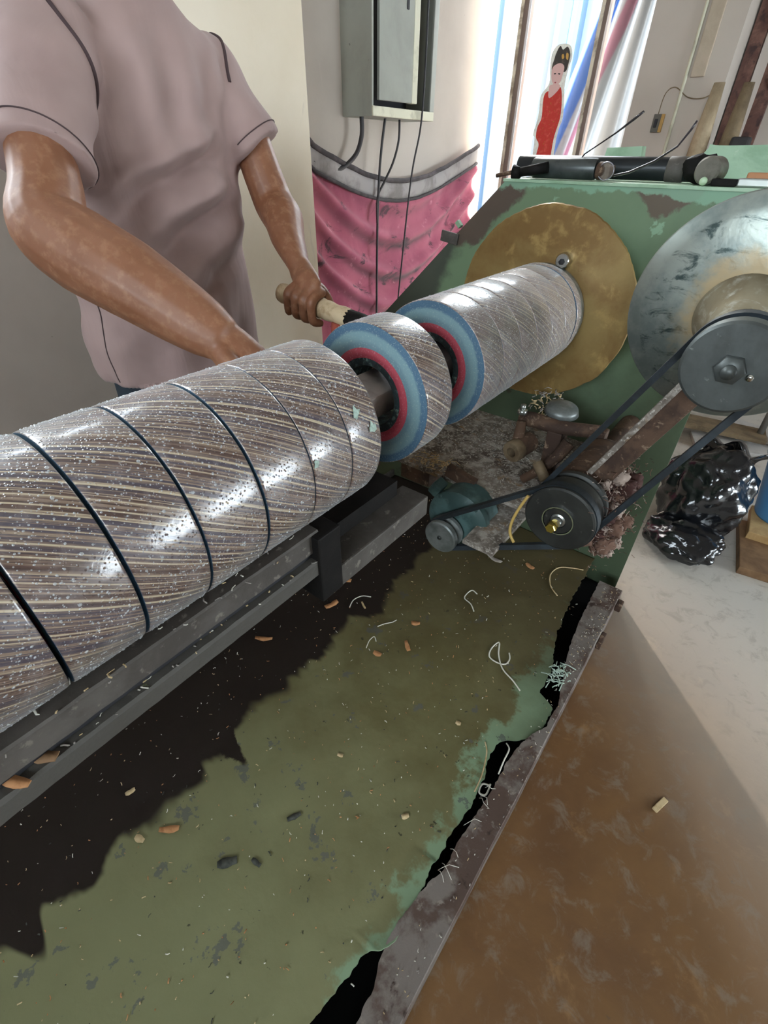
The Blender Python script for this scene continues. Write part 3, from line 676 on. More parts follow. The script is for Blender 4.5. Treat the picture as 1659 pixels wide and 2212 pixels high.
# chip tray, torn along its right edge
TE = [(-.35, -.15), (0, -.158), (.061, -.154), (.109, -.146), (.15, -.14), (.171, -.12), (.19, -.108), (.232, -.106), (.279, -.112), (.33, -.116), (.4, -.116), (.477, -.114), (.547, -.118), (.605, -.132), (.648, -.126), (.67, -.1), (.70, -.07), (.737, -.060), (.806, -.060), (.83, -.105), (.869, -.107), (.915, -.108), (.954, -.119), (1.057, -.146), (1.133, -.151), (1.235, -.162), (1.323, -.16), (1.44, -.165)]
RE = [(-.35, -.10), (.076, -.097), (.115, -.10), (.15, -.112), (.19, -.120), (.25, -.117), (.31, -.106), (.326, -.098), (.415, -.098), (.523, -.091), (.639, -.091), (.70, -.075), (.744, -.054), (.817, -.054), (.9, -.073), (.952, -.085), (1.061, -.101), (1.167, -.108), (1.335, -.115)]
def jag(y, s): return .0045*nz((y*34, s, 0))+.0035*nz((y*110, s, 5))
def trayfn(u, v):
    y = -.35+u*1.795; xr = lerp(y, TE)+jag(y, 1.3); x = -1.04+v*(xr+1.04)
    z = .112+.004*nz((x*4, y*4, 0))+.002*nz((x*14, y*14, 3))
    e = max(0, 1-(xr-x)/.05)
    z += e*e*.006*nz((y*9, 4, 1))+ (.007*e if .16 < y < .34 else 0)
    return (x, y, z)
tg = MB()
nu, nv = 420, 90
tg.grid(lambda u, v: trayfn(u, 1-(1-v)**1.6), nu, nv); tr = tg.build('chip_tray', M_TRAY, mc)
tr.modifiers.new('thickness', 'SOLIDIFY').thickness = .0022
# rail (angle iron) along the tray
rg = MB(); n_ = 300; R = []
for i in range(n_+1):
    y = -.35+i/n_*1.685; xi = lerp(y, RE)+jag(y, 7.7)*.7; xo = -.040+.0015*nz((y*6, 0, 2)); zt = .121+.0015*nz((y*7, 3, 0))
    R.append([(xi, y, zt-.004), (xi, y, zt), (xo-.002, y, zt), (xo, y, zt-.002), (xo, y, .004), (xo-.004, y, .004), (xo-.004, y, zt-.005)])
rg.rings(R); rl = rg.build('tray_rail', M_RAIL, mc, smooth=False)
for y in (-.2, .55, 1.2): MB().b2(-.062, -.046, y-.02, y+.02, 0, .114).build('rail_foot', M_RUST, mc)
MB().b2(-.040, -.026, 1.10, 1.155, .07, .095, bev=.003).build('rail_lug', M_RUST, mc)
MB().b2(-.040, -.022, 1.27, 1.30, .085, .115, bev=.004).build('rail_lug', M_RUST, mc)
MB().b2(-.40, -.047, -.34, 1.44, .006, .02).build('gap_shade_sheet', mat('gap_shade_black', '070706', .9, spec=.1), mc)  # near-black sheet added to put shade into the tray's torn gaps
MB().b2(-1.05, -1.04, -.35, 1.44, .06, .14).build('tray_back_edge', M_DARKMETAL, mc)
# bed under the logs
MB().b2(-.66, -.52, -.75, .62, .60, .755, bev=.006).build('bed_beam', M_BLACKMETAL, mc)
ug = MB(); R = []
for i in range(161):
    y = -.75+i/160*1.12; j = .0012*nz((y*40, 1, 0))
    R.append([(-.437, y, .803+j), (-.402+j, y, .803), (-.400, y, .800), (-.400+j, y, .768), (-.404, y, .764), (-.437, y, .764)])
ug.rings(R); ug.build('guide_bar', M_DARKMETAL, mc, smooth=False)
lg_ = MB(); R = []
for i in range(161):
    y = -.75+i/160*1.12; j = .0018*nz((y*60, 3, 0))
    R.append([(-.44, y, .757), (-.394, y, .757+j), (-.391+j*.5, y, .753), (-.391, y, .730+j*.5), (-.396, y, .727), (-.44, y, .727)])
lg_.rings(R); lg_.build('lower_bar', mat('chipped_lower_bar', '504d48', .65, .1, worn=[('4c4944', 9, .52, .1), ('97a878', 16, .66, .03)], bump=(90, .4)), mc, smooth=False)
MB().b2(-.445, -.405, -.75, .37, .755, .766).build('bar_grime', M_BLACKIN, mc)
MB().b2(-.45, -.386, .355, .402, .672, .80, bev=.003).build('bar_bracket', M_BLACKMETAL, mc)
MB().b2(-.452, -.390, .402, .655, .668, .712, bev=.003).build('bed_side_plate', M_DARKMETAL, mc)
for y in (-.6, .5): MB().b2(-1.0, -.89, y-.06, y+.06, .0, .70).b2(-.9, -.655, y-.04, y+.04, .61, .69).build('bed_leg', M_BLACKMETAL, mc)
MB().b2(-.53, -.44, -.75, .62, .69, .745).build('bed_web', M_BLACKMETAL, mc)
# spindle, backing board and tailstock
AXX, AXZ, RL = -.498, .902, .124
MB().box((AXX, .35, AXZ), (.058, 2.06, .058), Matrix.Rotation(radians(20), 3, 'Y'), bev=.003).build('square_spindle', M_SPINDLE, mc)
MB().lathe([(0, -.06), (.07, -.06), (.075, -.05), (.075, .06), (0, .06)], (AXX, 1.4, AXZ), seg=40).build('spindle_nose', M_DARKMETAL, mc)
def dj(r, j, seg): return (.005*nz((cos(2*pi*j/seg)*3, sin(2*pi*j/seg)*3, 2))+.0022*nz((cos(2*pi*j/seg)*22, sin(2*pi*j/seg)*22, 5))) if r > .2 else 0
MB().lathe([(0, 0), (.2, 0), (.238, 0), (.240, .004), (.238, .009), (0, .009)], (-.500, 1.338, .911), seg=180, jit=dj).build('backing_board', M_GOLD, mc, sharp=40)
bo = MB().lathe([(0, 0), (.015, 0), (.018, .004), (.018, .028), (0, .028)], (-.455, 1.309, 1.034), seg=20).build('board_bolt', M_CHROME, mc, sharp=40)
MB().lathe([(0, -.004), (.007, -.004), (.007, .0), (0, .0)], (-.455, 1.309, 1.032), seg=6).build('bolt_socket', M_BLACKIN, bo)
MB().lathe([(.06, 0), (.118, 0), (.121, .004), (.121, .024), (.118, .028), (.06, .028), (.06, 0)], (AXX, 1.308, AXZ), seg=64).build('chuck_ring', M_SMALLP, mc, sharp=40)
tl = MB(); tl.b2(-.56, -.44, -.80, -.70, .6, .98, bev=.01); tl.lathe([(0, 0), (.05, 0), (.05, .1), (0, .1)], (AXX, -.72, AXZ), seg=32); tl.build('tailstock', M_GREEN, mc)
# cross slide table with its clamp
MB().b2(-.74, -.175, 1.0, 1.45, .508, .52, bev=.002).build('slide_table', M_DUSTY, mc)
MB().b2(-.70, -.60, 1.004, 1.44, .46, .508).build('slide_rib', M_RUST, mc)
MB().b2(-.395, -.31, .845, 1.2, .462, .474, bev=.002).build('motor_bracket', M_DUSTY, mc)
MB().box((-.50, 1.005, .535), (.09, .02, .035), Matrix.Rotation(.2, 3, 'Y'), bev=.002).build('table_stop', M_RUST, mc)

# ------------------------------------------------------------------ cutting head
ch = thing('blade_carriage', (-.2, 1.0, .5), 'belt-driven cutting head with a big dusty steel disc blade in front of the green headstock', 'blade carriage')
MB().lathe([(.02, -.012), (.07, -.012), (.16, -.004), (.172, -.001), (.1945, .0075), (.1965, .010), (.1935, .011), (.02, .006), (.02, -.012)], (-.040, 1.13, 1.011), seg=128).build('disc_blade', M_BLADE, ch, sharp=30)
MB().lathe([(0, 0), (.031, 0), (.034, .06), (.05, .15), (.075, .195), (0, .21)], (-.022, .915, .992), (-.018, .2, .019), seg=40).build('blade_hub', mat('dusty_hub', 'a59a82', .5, .4, worn=[('8d7f66', 12, .5, .15), ('c9c6ba', 40, .6, .1)], bump=(60, .3)), ch)
def vpulley(name, c, r, y0, y1, m, parent, grooves):
    pr = [(0, y0), (r-.004, y0), (r, y0+.003)]
    for gy in grooves: pr += [(r, gy-.009), (r-.012, gy-.004), (r-.012, gy+.004), (r, gy+.009)]
    pr += [(r, y1-.003), (r-.004, y1), (0, y1)]
    return MB().lathe(pr, (c[0], 0, c[1]), seg=72).build(name, m, parent, sharp=30)
hubc, idc, moc = (-.016, .989), (-.192, .62), (-.469, .43)
hp_ = vpulley('blade_pulley', hubc, .0685, .872, .93, M_PULLEY, ch, [.912])
nt_ = MB().lathe([(0, 0), (.020, 0), (.022, .004), (.022, .014), (0, .014)], (hubc[0], .860, hubc[1]), seg=6); nt_.lathe([(0, -.012), (.010, -.012), (.010, .004)], (hubc[0], .860, hubc[1]), seg=16)
nt_.build('arbor_nut', M_PULLEY, hp_)
MB().lathe([(0, 0), (.005, 0), (.006, .008), (0, .008)], (hubc[0]+.028, .866, hubc[1]-.006), seg=12).build('grub_screw', M_CHROME, hp_)
ip = vpulley('idler_pulley', idc, .0755, .868, .96, M_PULLEYB, ch, [.892, .936])
MB().lathe([(.0, -.001), (.016, -.001), (.017, -.006), (.030, -.006), (.031, -.001), (.031, .002)], (idc[0], .869, idc[1]), seg=40).build('bearing_seal', M_PULLEYB, ip, sharp=30)
MB().lathe([(.031, -.001), (.0315, -.007), (.034, -.007), (.0345, .001)], (idc[0], .869, idc[1]), seg=48).build('bearing_ring', M_CHROME, ip, sharp=30)
MB().lathe([(0, -.016), (.010, -.016), (.012, -.012), (.012, -.006), (.016, -.004), (0, -.004)], (idc[0], .869, idc[1]), seg=20).build('shaft_end', M_STEEL, ip, sharp=30)
MB().lathe([(0, -.034), (.010, -.034), (.0115, -.031), (.0115, -.014), (0, -.014)], (idc[0]-.004, .869, idc[1]-.006), seg=6).build('brass_bolt', M_BRASS, ip, sharp=30)
dr_ = MB(); dr_.lathe([(0, 0), (.062, 0), (.064, .01), (.064, .20), (.05, .24), (.03, .24), (.03, .47), (0, .47)], (idc[0]-.008, .965, idc[1]), seg=48); dr_.build('pivot_drum', M_RUST, ch, sharp=30)
# swing arm from the drum up to the blade hub
am = MB()
am.box((-.105, 1.02, .80), (.05, .035, .44), Matrix.Rotation(atan2(.17, .37), 3, 'Y'), bev=.004); am.build('swing_arm', M_RUST, ch)
MB().box((-.122, .998, .815), (.012, .02, .38), Matrix.Rotation(atan2(.17, .37), 3, 'Y'), bev=.002).build('arm_strip', M_DUSTY, ch)
MB().lathe([(.028, 0), (.05, 0), (.05, .08), (.028, .08), (.028, 0)], (-.027, .98, .995), seg=32).build('hub_housing', M_DARKMETAL, ch, sharp=30)
def belt(name, c0, r0, c1, r1, y, w, m, parent):
    """open belt round two pulleys in the plane y"""
    a, b = V((c0[0], 0, c0[1])), V((c1[0], 0, c1[1])); dv = b-a; D = dv.length; base = atan2(dv.z, dv.x); off = math.acos((r0-r1)/D)
    path = []
    for i in range(25):
        t = base+off+(2*pi-2*off)*i/24; path.append(a+V((cos(t), 0, sin(t)))*r0)
    for i in range(25):
        t = base-off+2*off*i/24; path.append(b+V((cos(t), 0, sin(t)))*r1)
    n = len(path); R = []; th = .009
    for i, p in enumerate(path):
        tg_ = (path[(i+1) % n]-path[i-1]).normalized(); nr = V((tg_.z, 0, -tg_.x)); 
        R.append([p+nr*(th)+V((0, y-w/2, 0)), p+nr*th+V((0, y+w/2, 0)), p-nr*.002+V((0, y+w*.3, 0)), p-nr*.002+V((0, y-w*.3, 0))])
    R.append(R[0])
    return MB().rings(R, cap=False).build(name, m, parent, smooth=False)
belt('drive_belt', hubc, .0625, idc,   .069, .926, .022, M_RUBBER, ch)
belt('motor_belt', idc, .069, moc, .040, .887, .020, M_RUBBER, ch)
mt = MB(); mt.lathe([(0, 0), (.05, 0), (.078, .004), (.0885, .012), (.0885, .03), (.083, .034), (.083, .088), (.07, .095), (0, .095)], (-.457, .915, .452), seg=64)
mo = mt.build('motor', M_TEAL, ch, sharp=35)
for a in (.9, 2.3, 3.9, 5.4): MB().lathe([(0, -.006), (.006, -.006), (.007, 0), (.007, .01), (0, .01)], (-.457+.081*cos(a), .925, .452+.081*sin(a)), seg=10).build('cover_screw', M_TEAL, mo)
MB().box((-.535, .945, .52), (.03, .04, .04), Matrix.Rotation(.5, 3, 'Y'), bev=.006).build('motor_lug', M_TEAL, mo)
mp_ = vpulley('motor_pulley', moc, .0465, .862, .908, M_SMALLP, ch, [.886])
MB().lathe([(0, 0), (.006, 0), (.0065, .004), (0, .004)], (moc[0], .8595, moc[1]), seg=16).build('pulley_centre', M_PULLEY, mp_)
MB().lathe([(0, 0), (.018, 0), (.018, .03), (0, .03)], (moc[0], .90, moc[1]), seg=20).build('motor_shaft', M_STEEL, mp_)
# clamp rod on the table
cr = thing('feed_clamp', (-.3, 1.2, .52), 'rusty feed clamp of rod, collar and lever standing on the dusty table', 'clamp')
MB().tube([(-.435, 1.19, .665), (-.40, 1.19, .668), (-.33, 1.19, .667), (-.22, 1.20, .685)], [.020, .021, .019, .017], 14).build('clamp_rod', M_RUST, cr)
MB().b2(-.25, -.21, 1.18, 1.22, .52, .69, bev=.004).build('clamp_post', M_RUST, cr)
MB().b2(-.35, -.31, 1.17, 1.23, .52, .66, bev=.004).build('clamp_post', M_RUST, cr)
cn = MB().lathe([(.014, 0), (.028, 0), (.030, .004), (.030, .026), (.028, .03), (.014, .03), (.014, 0)], (-.412, 1.105, .60), (.25, 1, .1), seg=28).build('clamp_collar', mat('dull_collar', '8d7b62', .6, .3, worn=[('6b5a45', 16, .55, .1)]), cr, sharp=30)
MB().lathe([(0, 0), (.028, 0), (.028, .05), (0, .05)], (-.405, 1.133, .603), (.25, 1, .1), seg=24).build('collar_body', M_RUST, cr, sharp=30)
MB().tube([(-.42, 1.16, .67), (-.415, 1.15, .62), (-.41, 1.145, .60)], [.012, .017, .02], 12).build('clamp_link', M_RUST, cr)
bl = MB(); bl.lathe([(0, 0), (.013, 0), (.013, .012), (0, .012)], (-.425, 1.165, .688), (0, 0, 1), seg=6); bl.lathe([(0, .01), (.007, .01), (.007, .026), (0, .026)], (-.425, 1.165, .688), (0, 0, 1), seg=12); bl.build('clamp_bolt', M_STEEL, cr)
MB().tube([(-.365, 1.10, .535), (-.325, 1.12, .575), (-.30, 1.14, .61), (-.285, 1.16, .65)], [.012, .013, .016, .018], 10).build('clamp_lever', M_RUST, cr)
MB().lathe([(0, 0), (.015, 0), (.015, .05), (0, .05)], (-.335, 1.10, .60), (.6, -.3, -.5), seg=6).build('clamp_nut', mat('dull_collar', ''), cr)
MB().lathe([(0, .012), (.02, .012), (.040, .004), (.046, -.012), (.043, -.012), (.038, 0), (0, .006)], (-.345, 1.24, .70), (.1, -.1, 1), seg=28).build('clamp_cup', M_SMALLP, cr)

# ================================================================== rolls of striped film
def roll_meshes(wd):
    """mesh data of one roll of the given width, origin on the axis at its near face"""
    rnd = random.Random(int(wd*1e4)); T = []
    def wob(r, j, seg): return .0007*nz((cos(2*pi*j/seg)*4, sin(2*pi*j/seg)*4, wd*30)) if r > .1 else 0
    g = wd
    ow = MB().lathe([(.1215, .0009), (RL-.0012, .0006), (RL-.0004, .0012), (RL, .0035), (RL+.0004, g*.5), (RL, g-.0035), (RL-.0004, g-.0012), (RL-.0012, g-.0006), (.1215, g-.0009)], (0, 0, 0), seg=128, jit=wob)
    bl = MB().lathe([(.083, .001), (.100, .0006), (.1226, .0006), (.1226, g-.0008), (.100, g-.0006), (.083, g-.001)], (0, 0, 0), seg=96)
    rd = MB().lathe([(.0665, .0018), (.075, .0004), (.083, .0008), (.083, g-.0008), (.075, g-.0004), (.0665, g-.0018)], (0, 0, 0), seg=80)
    co_ = MB().lathe([(.0535, .004), (.056, .002), (.0665, .003), (.0665, g-.003), (.056, g-.002), (.0535, g-.004), (.0535, .004)], (0, 0, 0), seg=64)
    dr = MB()
    for k in range(int(14000*wd)):
        th = radians(rnd.uniform(-45, 150)); y = rnd.uniform(.004, g-.004); r = rnd.choice((.0005, .0007, .0008, .0010, .0013))*(1.5 if rnd.random() < .08 else .9)
        n_ = V((cos(th), 0, sin(th))); t1 = V((-sin(th), 0, cos(th))); c = n_*(RL+.0002)+V((0, y, 0))
        ring = [dr.bm.verts.new(c+t1*r*cos(a)+V((0, r*sin(a), 0))) for a in [i*pi/3 for i in range(6)]]
        r2 = [dr.bm.verts.new(c+n_*r*.38+t1*r*.62*cos(a)+V((0, r*.62*sin(a), 0))) for a in [i*pi/3 for i in range(6)]]
        tp = dr.bm.verts.new(c+n_*r*.55)
        for i in range(6):
            j = (i+1) % 6
            for f in (dr.bm.faces.new((ring[i], ring[j], r2[j], r2[i])), dr.bm.faces.new((r2[i], r2[j], tp))): f.smooth = True
    return ow, bl, rd, co_, dr
RC = {}
ORD = ['first', 'second', 'third', 'fourth', 'fifth', 'sixth', 'seventh', 'eighth', 'ninth', 'tenth', 'eleventh']
def roll(y0, wd, m, label, group):
    key = (round(wd, 3), m.name)
    root = thing('film_roll', (AXX, y0, AXZ), label, 'roll', group)
    if key not in RC:
        ow, bl, rd, co_, dr = roll_meshes(wd-.0)
        made = []
        p0 = dict(_w=(0, 0, 0))
        for nm, mb, mm in (('printed_wrap', ow, m), ('blue_layers', bl, M_BLUEFACE), ('red_layers', rd, M_REDFACE), ('core', co_, M_CORE), ('water_drops', dr, M_WATER)):
            o = mb.build(nm, mm, None, sharp=50 if nm != 'water_drops' else None); o.parent = root; made.append(o)
            if nm == 'water_drops': o['kind'] = 'stuff'
        RC[key] = made
    else:
        for s in RC[key]:
            o = s.copy(); C.objects.link(o); o.parent = root
    return root
# cuts along the near log: wide open cuts and tight ones, near end first
cuts = [(-.355, 1), (-.277, 1), (-.199, 1), (-.121, 1), (-.0445, 1), (.0325, 1), (.1105, 1), (.188, 1), (.2705, 1), (.349, 0), (.4215, 0), (.4865, 1)]
nn = len(cuts)-1
for i in range(nn):
    a, b = cuts[i], cuts[i+1]; ga = .0014 if a[1] else .0002; gb = .0014 if b[1] else .0002
    k = nn-1-i
    lb = 'striped film roll at the cut end of the near log, facing the loose roll' if k == 0 else 'striped film roll of the near log, %s from its cut end' % ORD[k]
    roll(a[0]+ga, (b[0]-gb)-(a[0]+ga), M_WRAP, lb, 'rolls of the near log')
roll(.605, .0765, M_WRAP, 'loose striped film roll with blue and red cut face standing alone between the two logs', 'loose roll')
fy = [.795, .875, .955, 1.035, 1.115, 1.195, 1.269]
for i in range(6):
    lb = 'frosted striped roll at the open end of the far log, blue and red face showing' if i == 0 else ('frosted striped roll of the far log, last before the dark groove and scrap ring' if i == 5 else 'frosted striped film roll of the far log, %s from its open cut face' % ORD[i])
    roll(fy[i]+.0003, fy[i+1]-fy[i]-.0006, M_WRAPF, lb, 'rolls of the far log')
roll(1.2755, .0305, M_WRAPF, 'narrow scrap ring of film against the grey chuck ring and brass board', 'rolls of the far log')
# torn film flakes stuck on the near log
M_FILM = mat('pale_film_flake', 'a3b8ac', .35, bump=(200, .6))
for i, (th, y, s) in enumerate(((29, .4455, .010), (16, .4665, .009), (13, .355, .007))):
    t = radians(th); c = V((AXX+cos(t)*(RL+.0012), y, AXZ+sin(t)*(RL+.0012))); n_ = V((cos(t), 0, sin(t))); t1 = V((-sin(t), 0, cos(t)))
    m_ = MB(); r_ = []
    for k in range(9):
        a = 2*pi*k/9; q = s*(.35+.85*random.Random(i*20+k).random()); r_.append(c+t1*q*cos(a)+V((0, q*.8*sin(a), 0))+n_*.0012*(k % 2))
    m_.rings([r_, [p+n_*.0008 for p in r_]])
    tag(m_.build('film_flake', M_FILM, at=c), ('pale green film flake on the near log, the lower of two by its cut end', 'pale green film flake on the near log, the one right at its cut end', 'small pale film flake on the near log beside the bright streak')[i], 'flake', 'film flakes on the near log')

# ================================================================== things lying on the headstock
Z = 1.1915
t = thing('steel_cylinder', (-.6, 1.51, Z), 'grey steel cylinder lying on the top left of the headstock', 'cylinder')
MB().lathe([(0, 0), (.021, 0), (.023, .004), (.023, .165), (.021, .17), (0, .17)], (-.655, 1.51, Z+.024), (1, 0, 0), seg=32).build('cylinder_body', mat('cylinder_grey', '5a5f5f', .35, .5, worn=[('3f4343', 14, .55, .1)]), t, sharp=40)
MB().lathe([(0, 0), (.017, 0), (.019, .004), (.019, .022), (.012, .026), (.012, .04), (0, .04)], (-.483, 1.51, Z+.021), (1, 0, 0), seg=24).build('cylinder_end', M_RUST, t, sharp=40)
t = thing('black_tube', (-.45, 1.6, Z), 'long black tube lying along the top of the headstock behind the spectacles', 'tube')
MB().lathe([(0, 0), (.024, 0), (.025, .004), (.025, .47), (.022, .48), (0, .48)], (-.74, 1.605, Z+.0265), (1, 0, 0), seg=32).build('tube_body', mat('black_tube', '24282b', .35, .2), t, sharp=40)
MB().lathe([(.0248, 0), (.0265, .002), (.0265, .04), (.0248, .042)], (-.34, 1.605, Z+.0265), (1, 0, 0), seg=32).build('tube_collar', M_DARKMETAL, t)
t = thing('knobbed_rod', (-.66, 1.47, Z), 'short dark rod with a knob lying at the left end of the headstock top', 'rod')
MB().tube([(-.69, 1.462, Z+.012), (-.67, 1.464, Z+.012)], [.019, .012], 14).tube([(-.675, 1.464, Z+.013), (-.60, 1.472, Z+.026)], [.011, .013], 14).build('rod_body', M_BLACKMETAL, t)
MB().tube([(-.745, 1.475, Z+.004), (-.69, 1.468, Z+.014)], [.005, .005], 8).build('rod_tip', M_RUST, t)
t = thing('worn_roller', (-.23, 1.5, Z), 'worn grey roller standing on edge beside the black tube', 'roller')
MB().lathe([(0, 0), (.023, 0), (.027, .004), (.027, .045), (.023, .05), (0, .05)], (-.232, 1.475, Z+.0275), (.25, 1, 0), seg=40).build('roller_body', mat('roller_grey', '7d7a70', .45, .4, worn=[('5e5b52', 16, .55, .1)]), t, sharp=40)
MB().ball((-.252, 1.545, Z+.030), .029, (1.5, .8, 1), sub=3, fn=lambda c: 1+.35*nz(c, 2.2, (2, 2, 2))).build('greasy_lump', M_BLACKMETAL, t)
tag(MB().ball((-.228, 1.456, Z+.0085), .0085, sub=2).build('green_bead', mat('pale_green_bead', 'bcd8b4', .35), at=(-.228, 1.456, Z)), 'small pale green bead at the foot of the worn roller', 'bead')
tag(MB().b2(-.215, -.165, 1.47, 1.50, Z, Z+.014, bev=.003).build('metal_block', M_BLACKMETAL, at=(-.19, 1.48, Z)), 'small black metal block right of the worn roller', 'block')
tag(MB().b2(-.165, -.04, 1.475, 1.50, Z, Z+.016, bev=.003).build('steel_bar', M_STEEL, at=(-.1, 1.48, Z)), 'bright flat steel bar at the right of the headstock top', 'bar')
tag(MB().b2(-.155, -.04, 1.51, 1.54, Z, Z+.026, bev=.003).build('copper_bar', mat('copper_bar', 'a9764f', .5, .3), at=(-.1, 1.52, Z)), 'copper-brown bar behind the bright steel bar', 'bar')
gl = thing('eyeglasses', (-.45, 1.5, Z), 'pair of spectacles resting upside down on the headstock, both temples sticking up', 'eyeglasses')
M_FRAME = mat('spectacle_frame', '3a3438', .3, .3)
MB().tube([(-.548, 1.53, 1.222), (-.53, 1.525, 1.246), (-.50, 1.512, 1.262), (-.455, 1.50, 1.288), (-.42, 1.492, 1.312), (-.402, 1.488, 1.325)], [.0024, .0024, .0024, .003, .0046, .004], 8, flat=.6).build('temple', M_FRAME, gl)
MB().tube([(-.43, 1.475, 1.204), (-.395, 1.474, 1.212), (-.345, 1.472, 1.234), (-.305, 1.47, 1.262), (-.287, 1.468, 1.292), (-.281, 1.466, 1.306)], [.0044, .0046, .0042, .0034, .0042, .0036], 8, flat=.6).build('temple', M_FRAME, gl)
def lens(cx, cy, ang):
    return [(cx+.024*cos(a)*cos(ang), cy+.024*cos(a)*sin(ang), Z+.021+.0185*sin(a)) for a in [2*pi*i/24 for i in range(24)]]
for (cx, cy, nm) in ((-.515, 1.515, 0), (-.455, 1.488, 0)):
    P = lens(cx, cy, -.42); MB().rings([P, [(p[0]+.0006, p[1]+.0014, p[2]) for p in P]]).build('lens', M_LENS, gl)
    MB().tube(P+[P[0]], .0012, 6, cap=False).build('lens_rim', mat('clear_rim', 'a9a7b2', .25, .4), gl)
MB().tube([(-.493, 1.505, Z+.026), (-.485, 1.503, Z+.030), (-.477, 1.498, Z+.026)], .0014, 6).build('bridge', M_FRAME, gl)

# ================================================================== swarf, threads and chips
rn = random.Random(11)
def tz(x, y): return .112+.004*nz((x*4, y*4, 0))+.002*nz((x*14, y*14, 3))
def chip(x, y, L, wd, a, m, label, z=None, cat='wood chip', name='wood_chip', group='wood chips', bend=.25):
    z = tz(x, y)+.0012 if z is None else z
    R = []; dx, dy = cos(a), sin(a); q = rn.random()*10
    for i in range(5):
        t = i/4-.5; ww = wd*(.55+.45*cos(t*2.6))*(.8+.4*rn.random()); c = V((x+dx*L*t, y+dy*L*t, z+bend*L*abs(t)**1.5*1.2)); n_ = V((-dy, dx, .15))
        R.append([c-n_*ww/2, c+n_*ww/2, c+n_*ww/2+V((0, 0, .0016)), c-n_*ww/2+V((0, 0, .0016))])
    return tag(MB().rings(R).build(name, m, at=(x, y, z)), label, cat, group)
def thread(pts, r, label, m=M_THREAD, cat='thread', name='loose_thread', group='loose threads'):
    P = [V((p[0], p[1], (p[2] if len(p) > 2 else tz(p[0], p[1])+.002))) for p in pts]; Q = []
    for i in range(len(P)-1):
        p0, p1, p2, p3 = P[max(i-1, 0)], P[i], P[i+1], P[min(i+2, len(P)-1)]
        for k in range(6):
            t = k/6; Q.append(.5*((2*p1)+(p2-p0)*t+(2*p0-5*p1+4*p2-p3)*t*t+(3*p1-p0-3*p2+p3)*t**3))
    Q.append(P[-1]); return tag(MB().tube(Q, r, 6).build(name, m, at=P[0]), label, cat, group)
chip(-.806, .755, .055, .02, 1.2, M_CHIP, 'orange wood chip standing below the bar bracket, left part of the bent pair', bend=.5)
chip(-.785, .815, .06, .018, .35, M_CHIP, 'orange wood chip lying across the top of the bent pair below the bar bracket', bend=.2)
chip(-.739, .711, .045, .016, 1.3, M_CHIP, 'orange wood chip just in front of the bent pair below the bar bracket')
chip(-.660, .772, .03, .007, -.5, M_CHIPPALE, 'small pale pinkish splinter right of the orange chips')
chip(-.463, .73, .036, .013, -.7, M_CHIP, 'orange wood chip in the middle of the green tray')
chip(-.515, .658, .024, .014, .2, M_CHIP, 'squarish orange chip left of the middle chip on the green tray')
chip(-.492, .814, .026, .013, .6, M_CHIP, 'small tan chip behind the middle chip on the green tray')
chip(-.326, 1.262, .034, .014, -.3, M_CHIP, 'tan wood chip by the headstock below the idler pulley')
chip(-.444, 1.218, .075, .014, -.25, mat('pale_shaving', 'b9afa4', .7), 'pale curled shaving below the bottom run of the motor belt', bend=.35)
chip(-.583, .05, .04, .013, .75, M_CHIP, 'orange chip at the edge of the grease near the front of the tray')
chip(-.616, .003, .022, .012, .3, M_CHIPPALE, 'whitish chip beside the orange chip near the front of the tray')
chip(-.716, .039, .02, .01, 1.3, M_CHIPPALE, 'white speck of chip in the black grease near the front')
chip(-.398, .226, .03, .011, 1.1, M_FLAKE, 'dark paint flake in the middle of the near half of the tray', cat='flake', name='paint_flake', group='paint flakes', bend=.1)
chip(-.441, .087, .038, .016, .9, M_FLAKE, 'grey paint flake with a tail near the front of the tray', cat='flake', name='paint_flake', group='paint flakes', bend=.1)
chip(-.396, .122, .022, .009, .1, M_FLAKE, 'small dark oval flake right of the tailed grey flake', cat='flake', name='paint_flake', group='paint flakes', bend=.1)
chip(-.212, .371, .016, .011, .9, M_CHIPPALE, 'tiny cream chip near the torn edge of the tray')
chip(-.23, .621, .013, .010, .2, M_CHIPPALE, 'tiny white chip left of the torn middle gap of the tray')
chip(-.804, .495, .05, .012, .6, M_CHIP, 'dull orange chip in the grease under the lower bar')
chip(-.407, .382, .014, .008, .4, M_CHIPPALE, 'tiny pale crumb between grease and grey patch of the tray')
chip(-.398, -.045, .03, .010, .5, M_CHIP, 'orange chip lodged on the lower bar at the left frame edge', z=.758)
chip(-.405, -.02, .035, .012, .6, M_BROWNW, 'brown chip lodged on the lower bar beside the orange one', z=.758)
def pix(l): return l
thread([(-.148, .80), (-.175, .815), (-.215, .832), (-.245, .868), (-.262, .905), (-.27, .875), (-.262, .845), (-.235, .84), (-.215, .85), (-.213, .872), (-.223, .89)], .0021, 'white looped thread on the green tray near the torn edge')
thread([(-.405, 1.035), (-.425, 1.04), (-.432, 1.02), (-.428, .995), (-.40, .985), (-.378, .965)], .0019, 'short white curled thread in the back half of the tray')
thread([(-.665, .815), (-.69, .80), (-.70, .77), (-.69, .74)], .0017, 'grey hooked thread beside the orange chips')
thread([(-.545, .79), (-.55, .775), (-.565, .755), (-.575, .735)], .0016, 'white short thread left of the small tan chip')
thread([(-.545, .69), (-.56, .70), (-.562, .68), (-.553, .655)], .0014, 'thin pale curl in front of the squarish chip')
thread([(-.175, 1.36), (-.21, 1.345), (-.245, 1.32), (-.255, 1.27), (-.235, 1.22), (-.20, 1.19)], .002, 'long tan curl of shaving against the headstock at the far end of the tray', M_CHIPPALE)
thread([(-.12, .505), (-.125, .55), (-.14, .60), (-.155, .62)], .0016, 'straw-coloured straight sliver beside the middle gap of the tray', M_CHIPPALE)
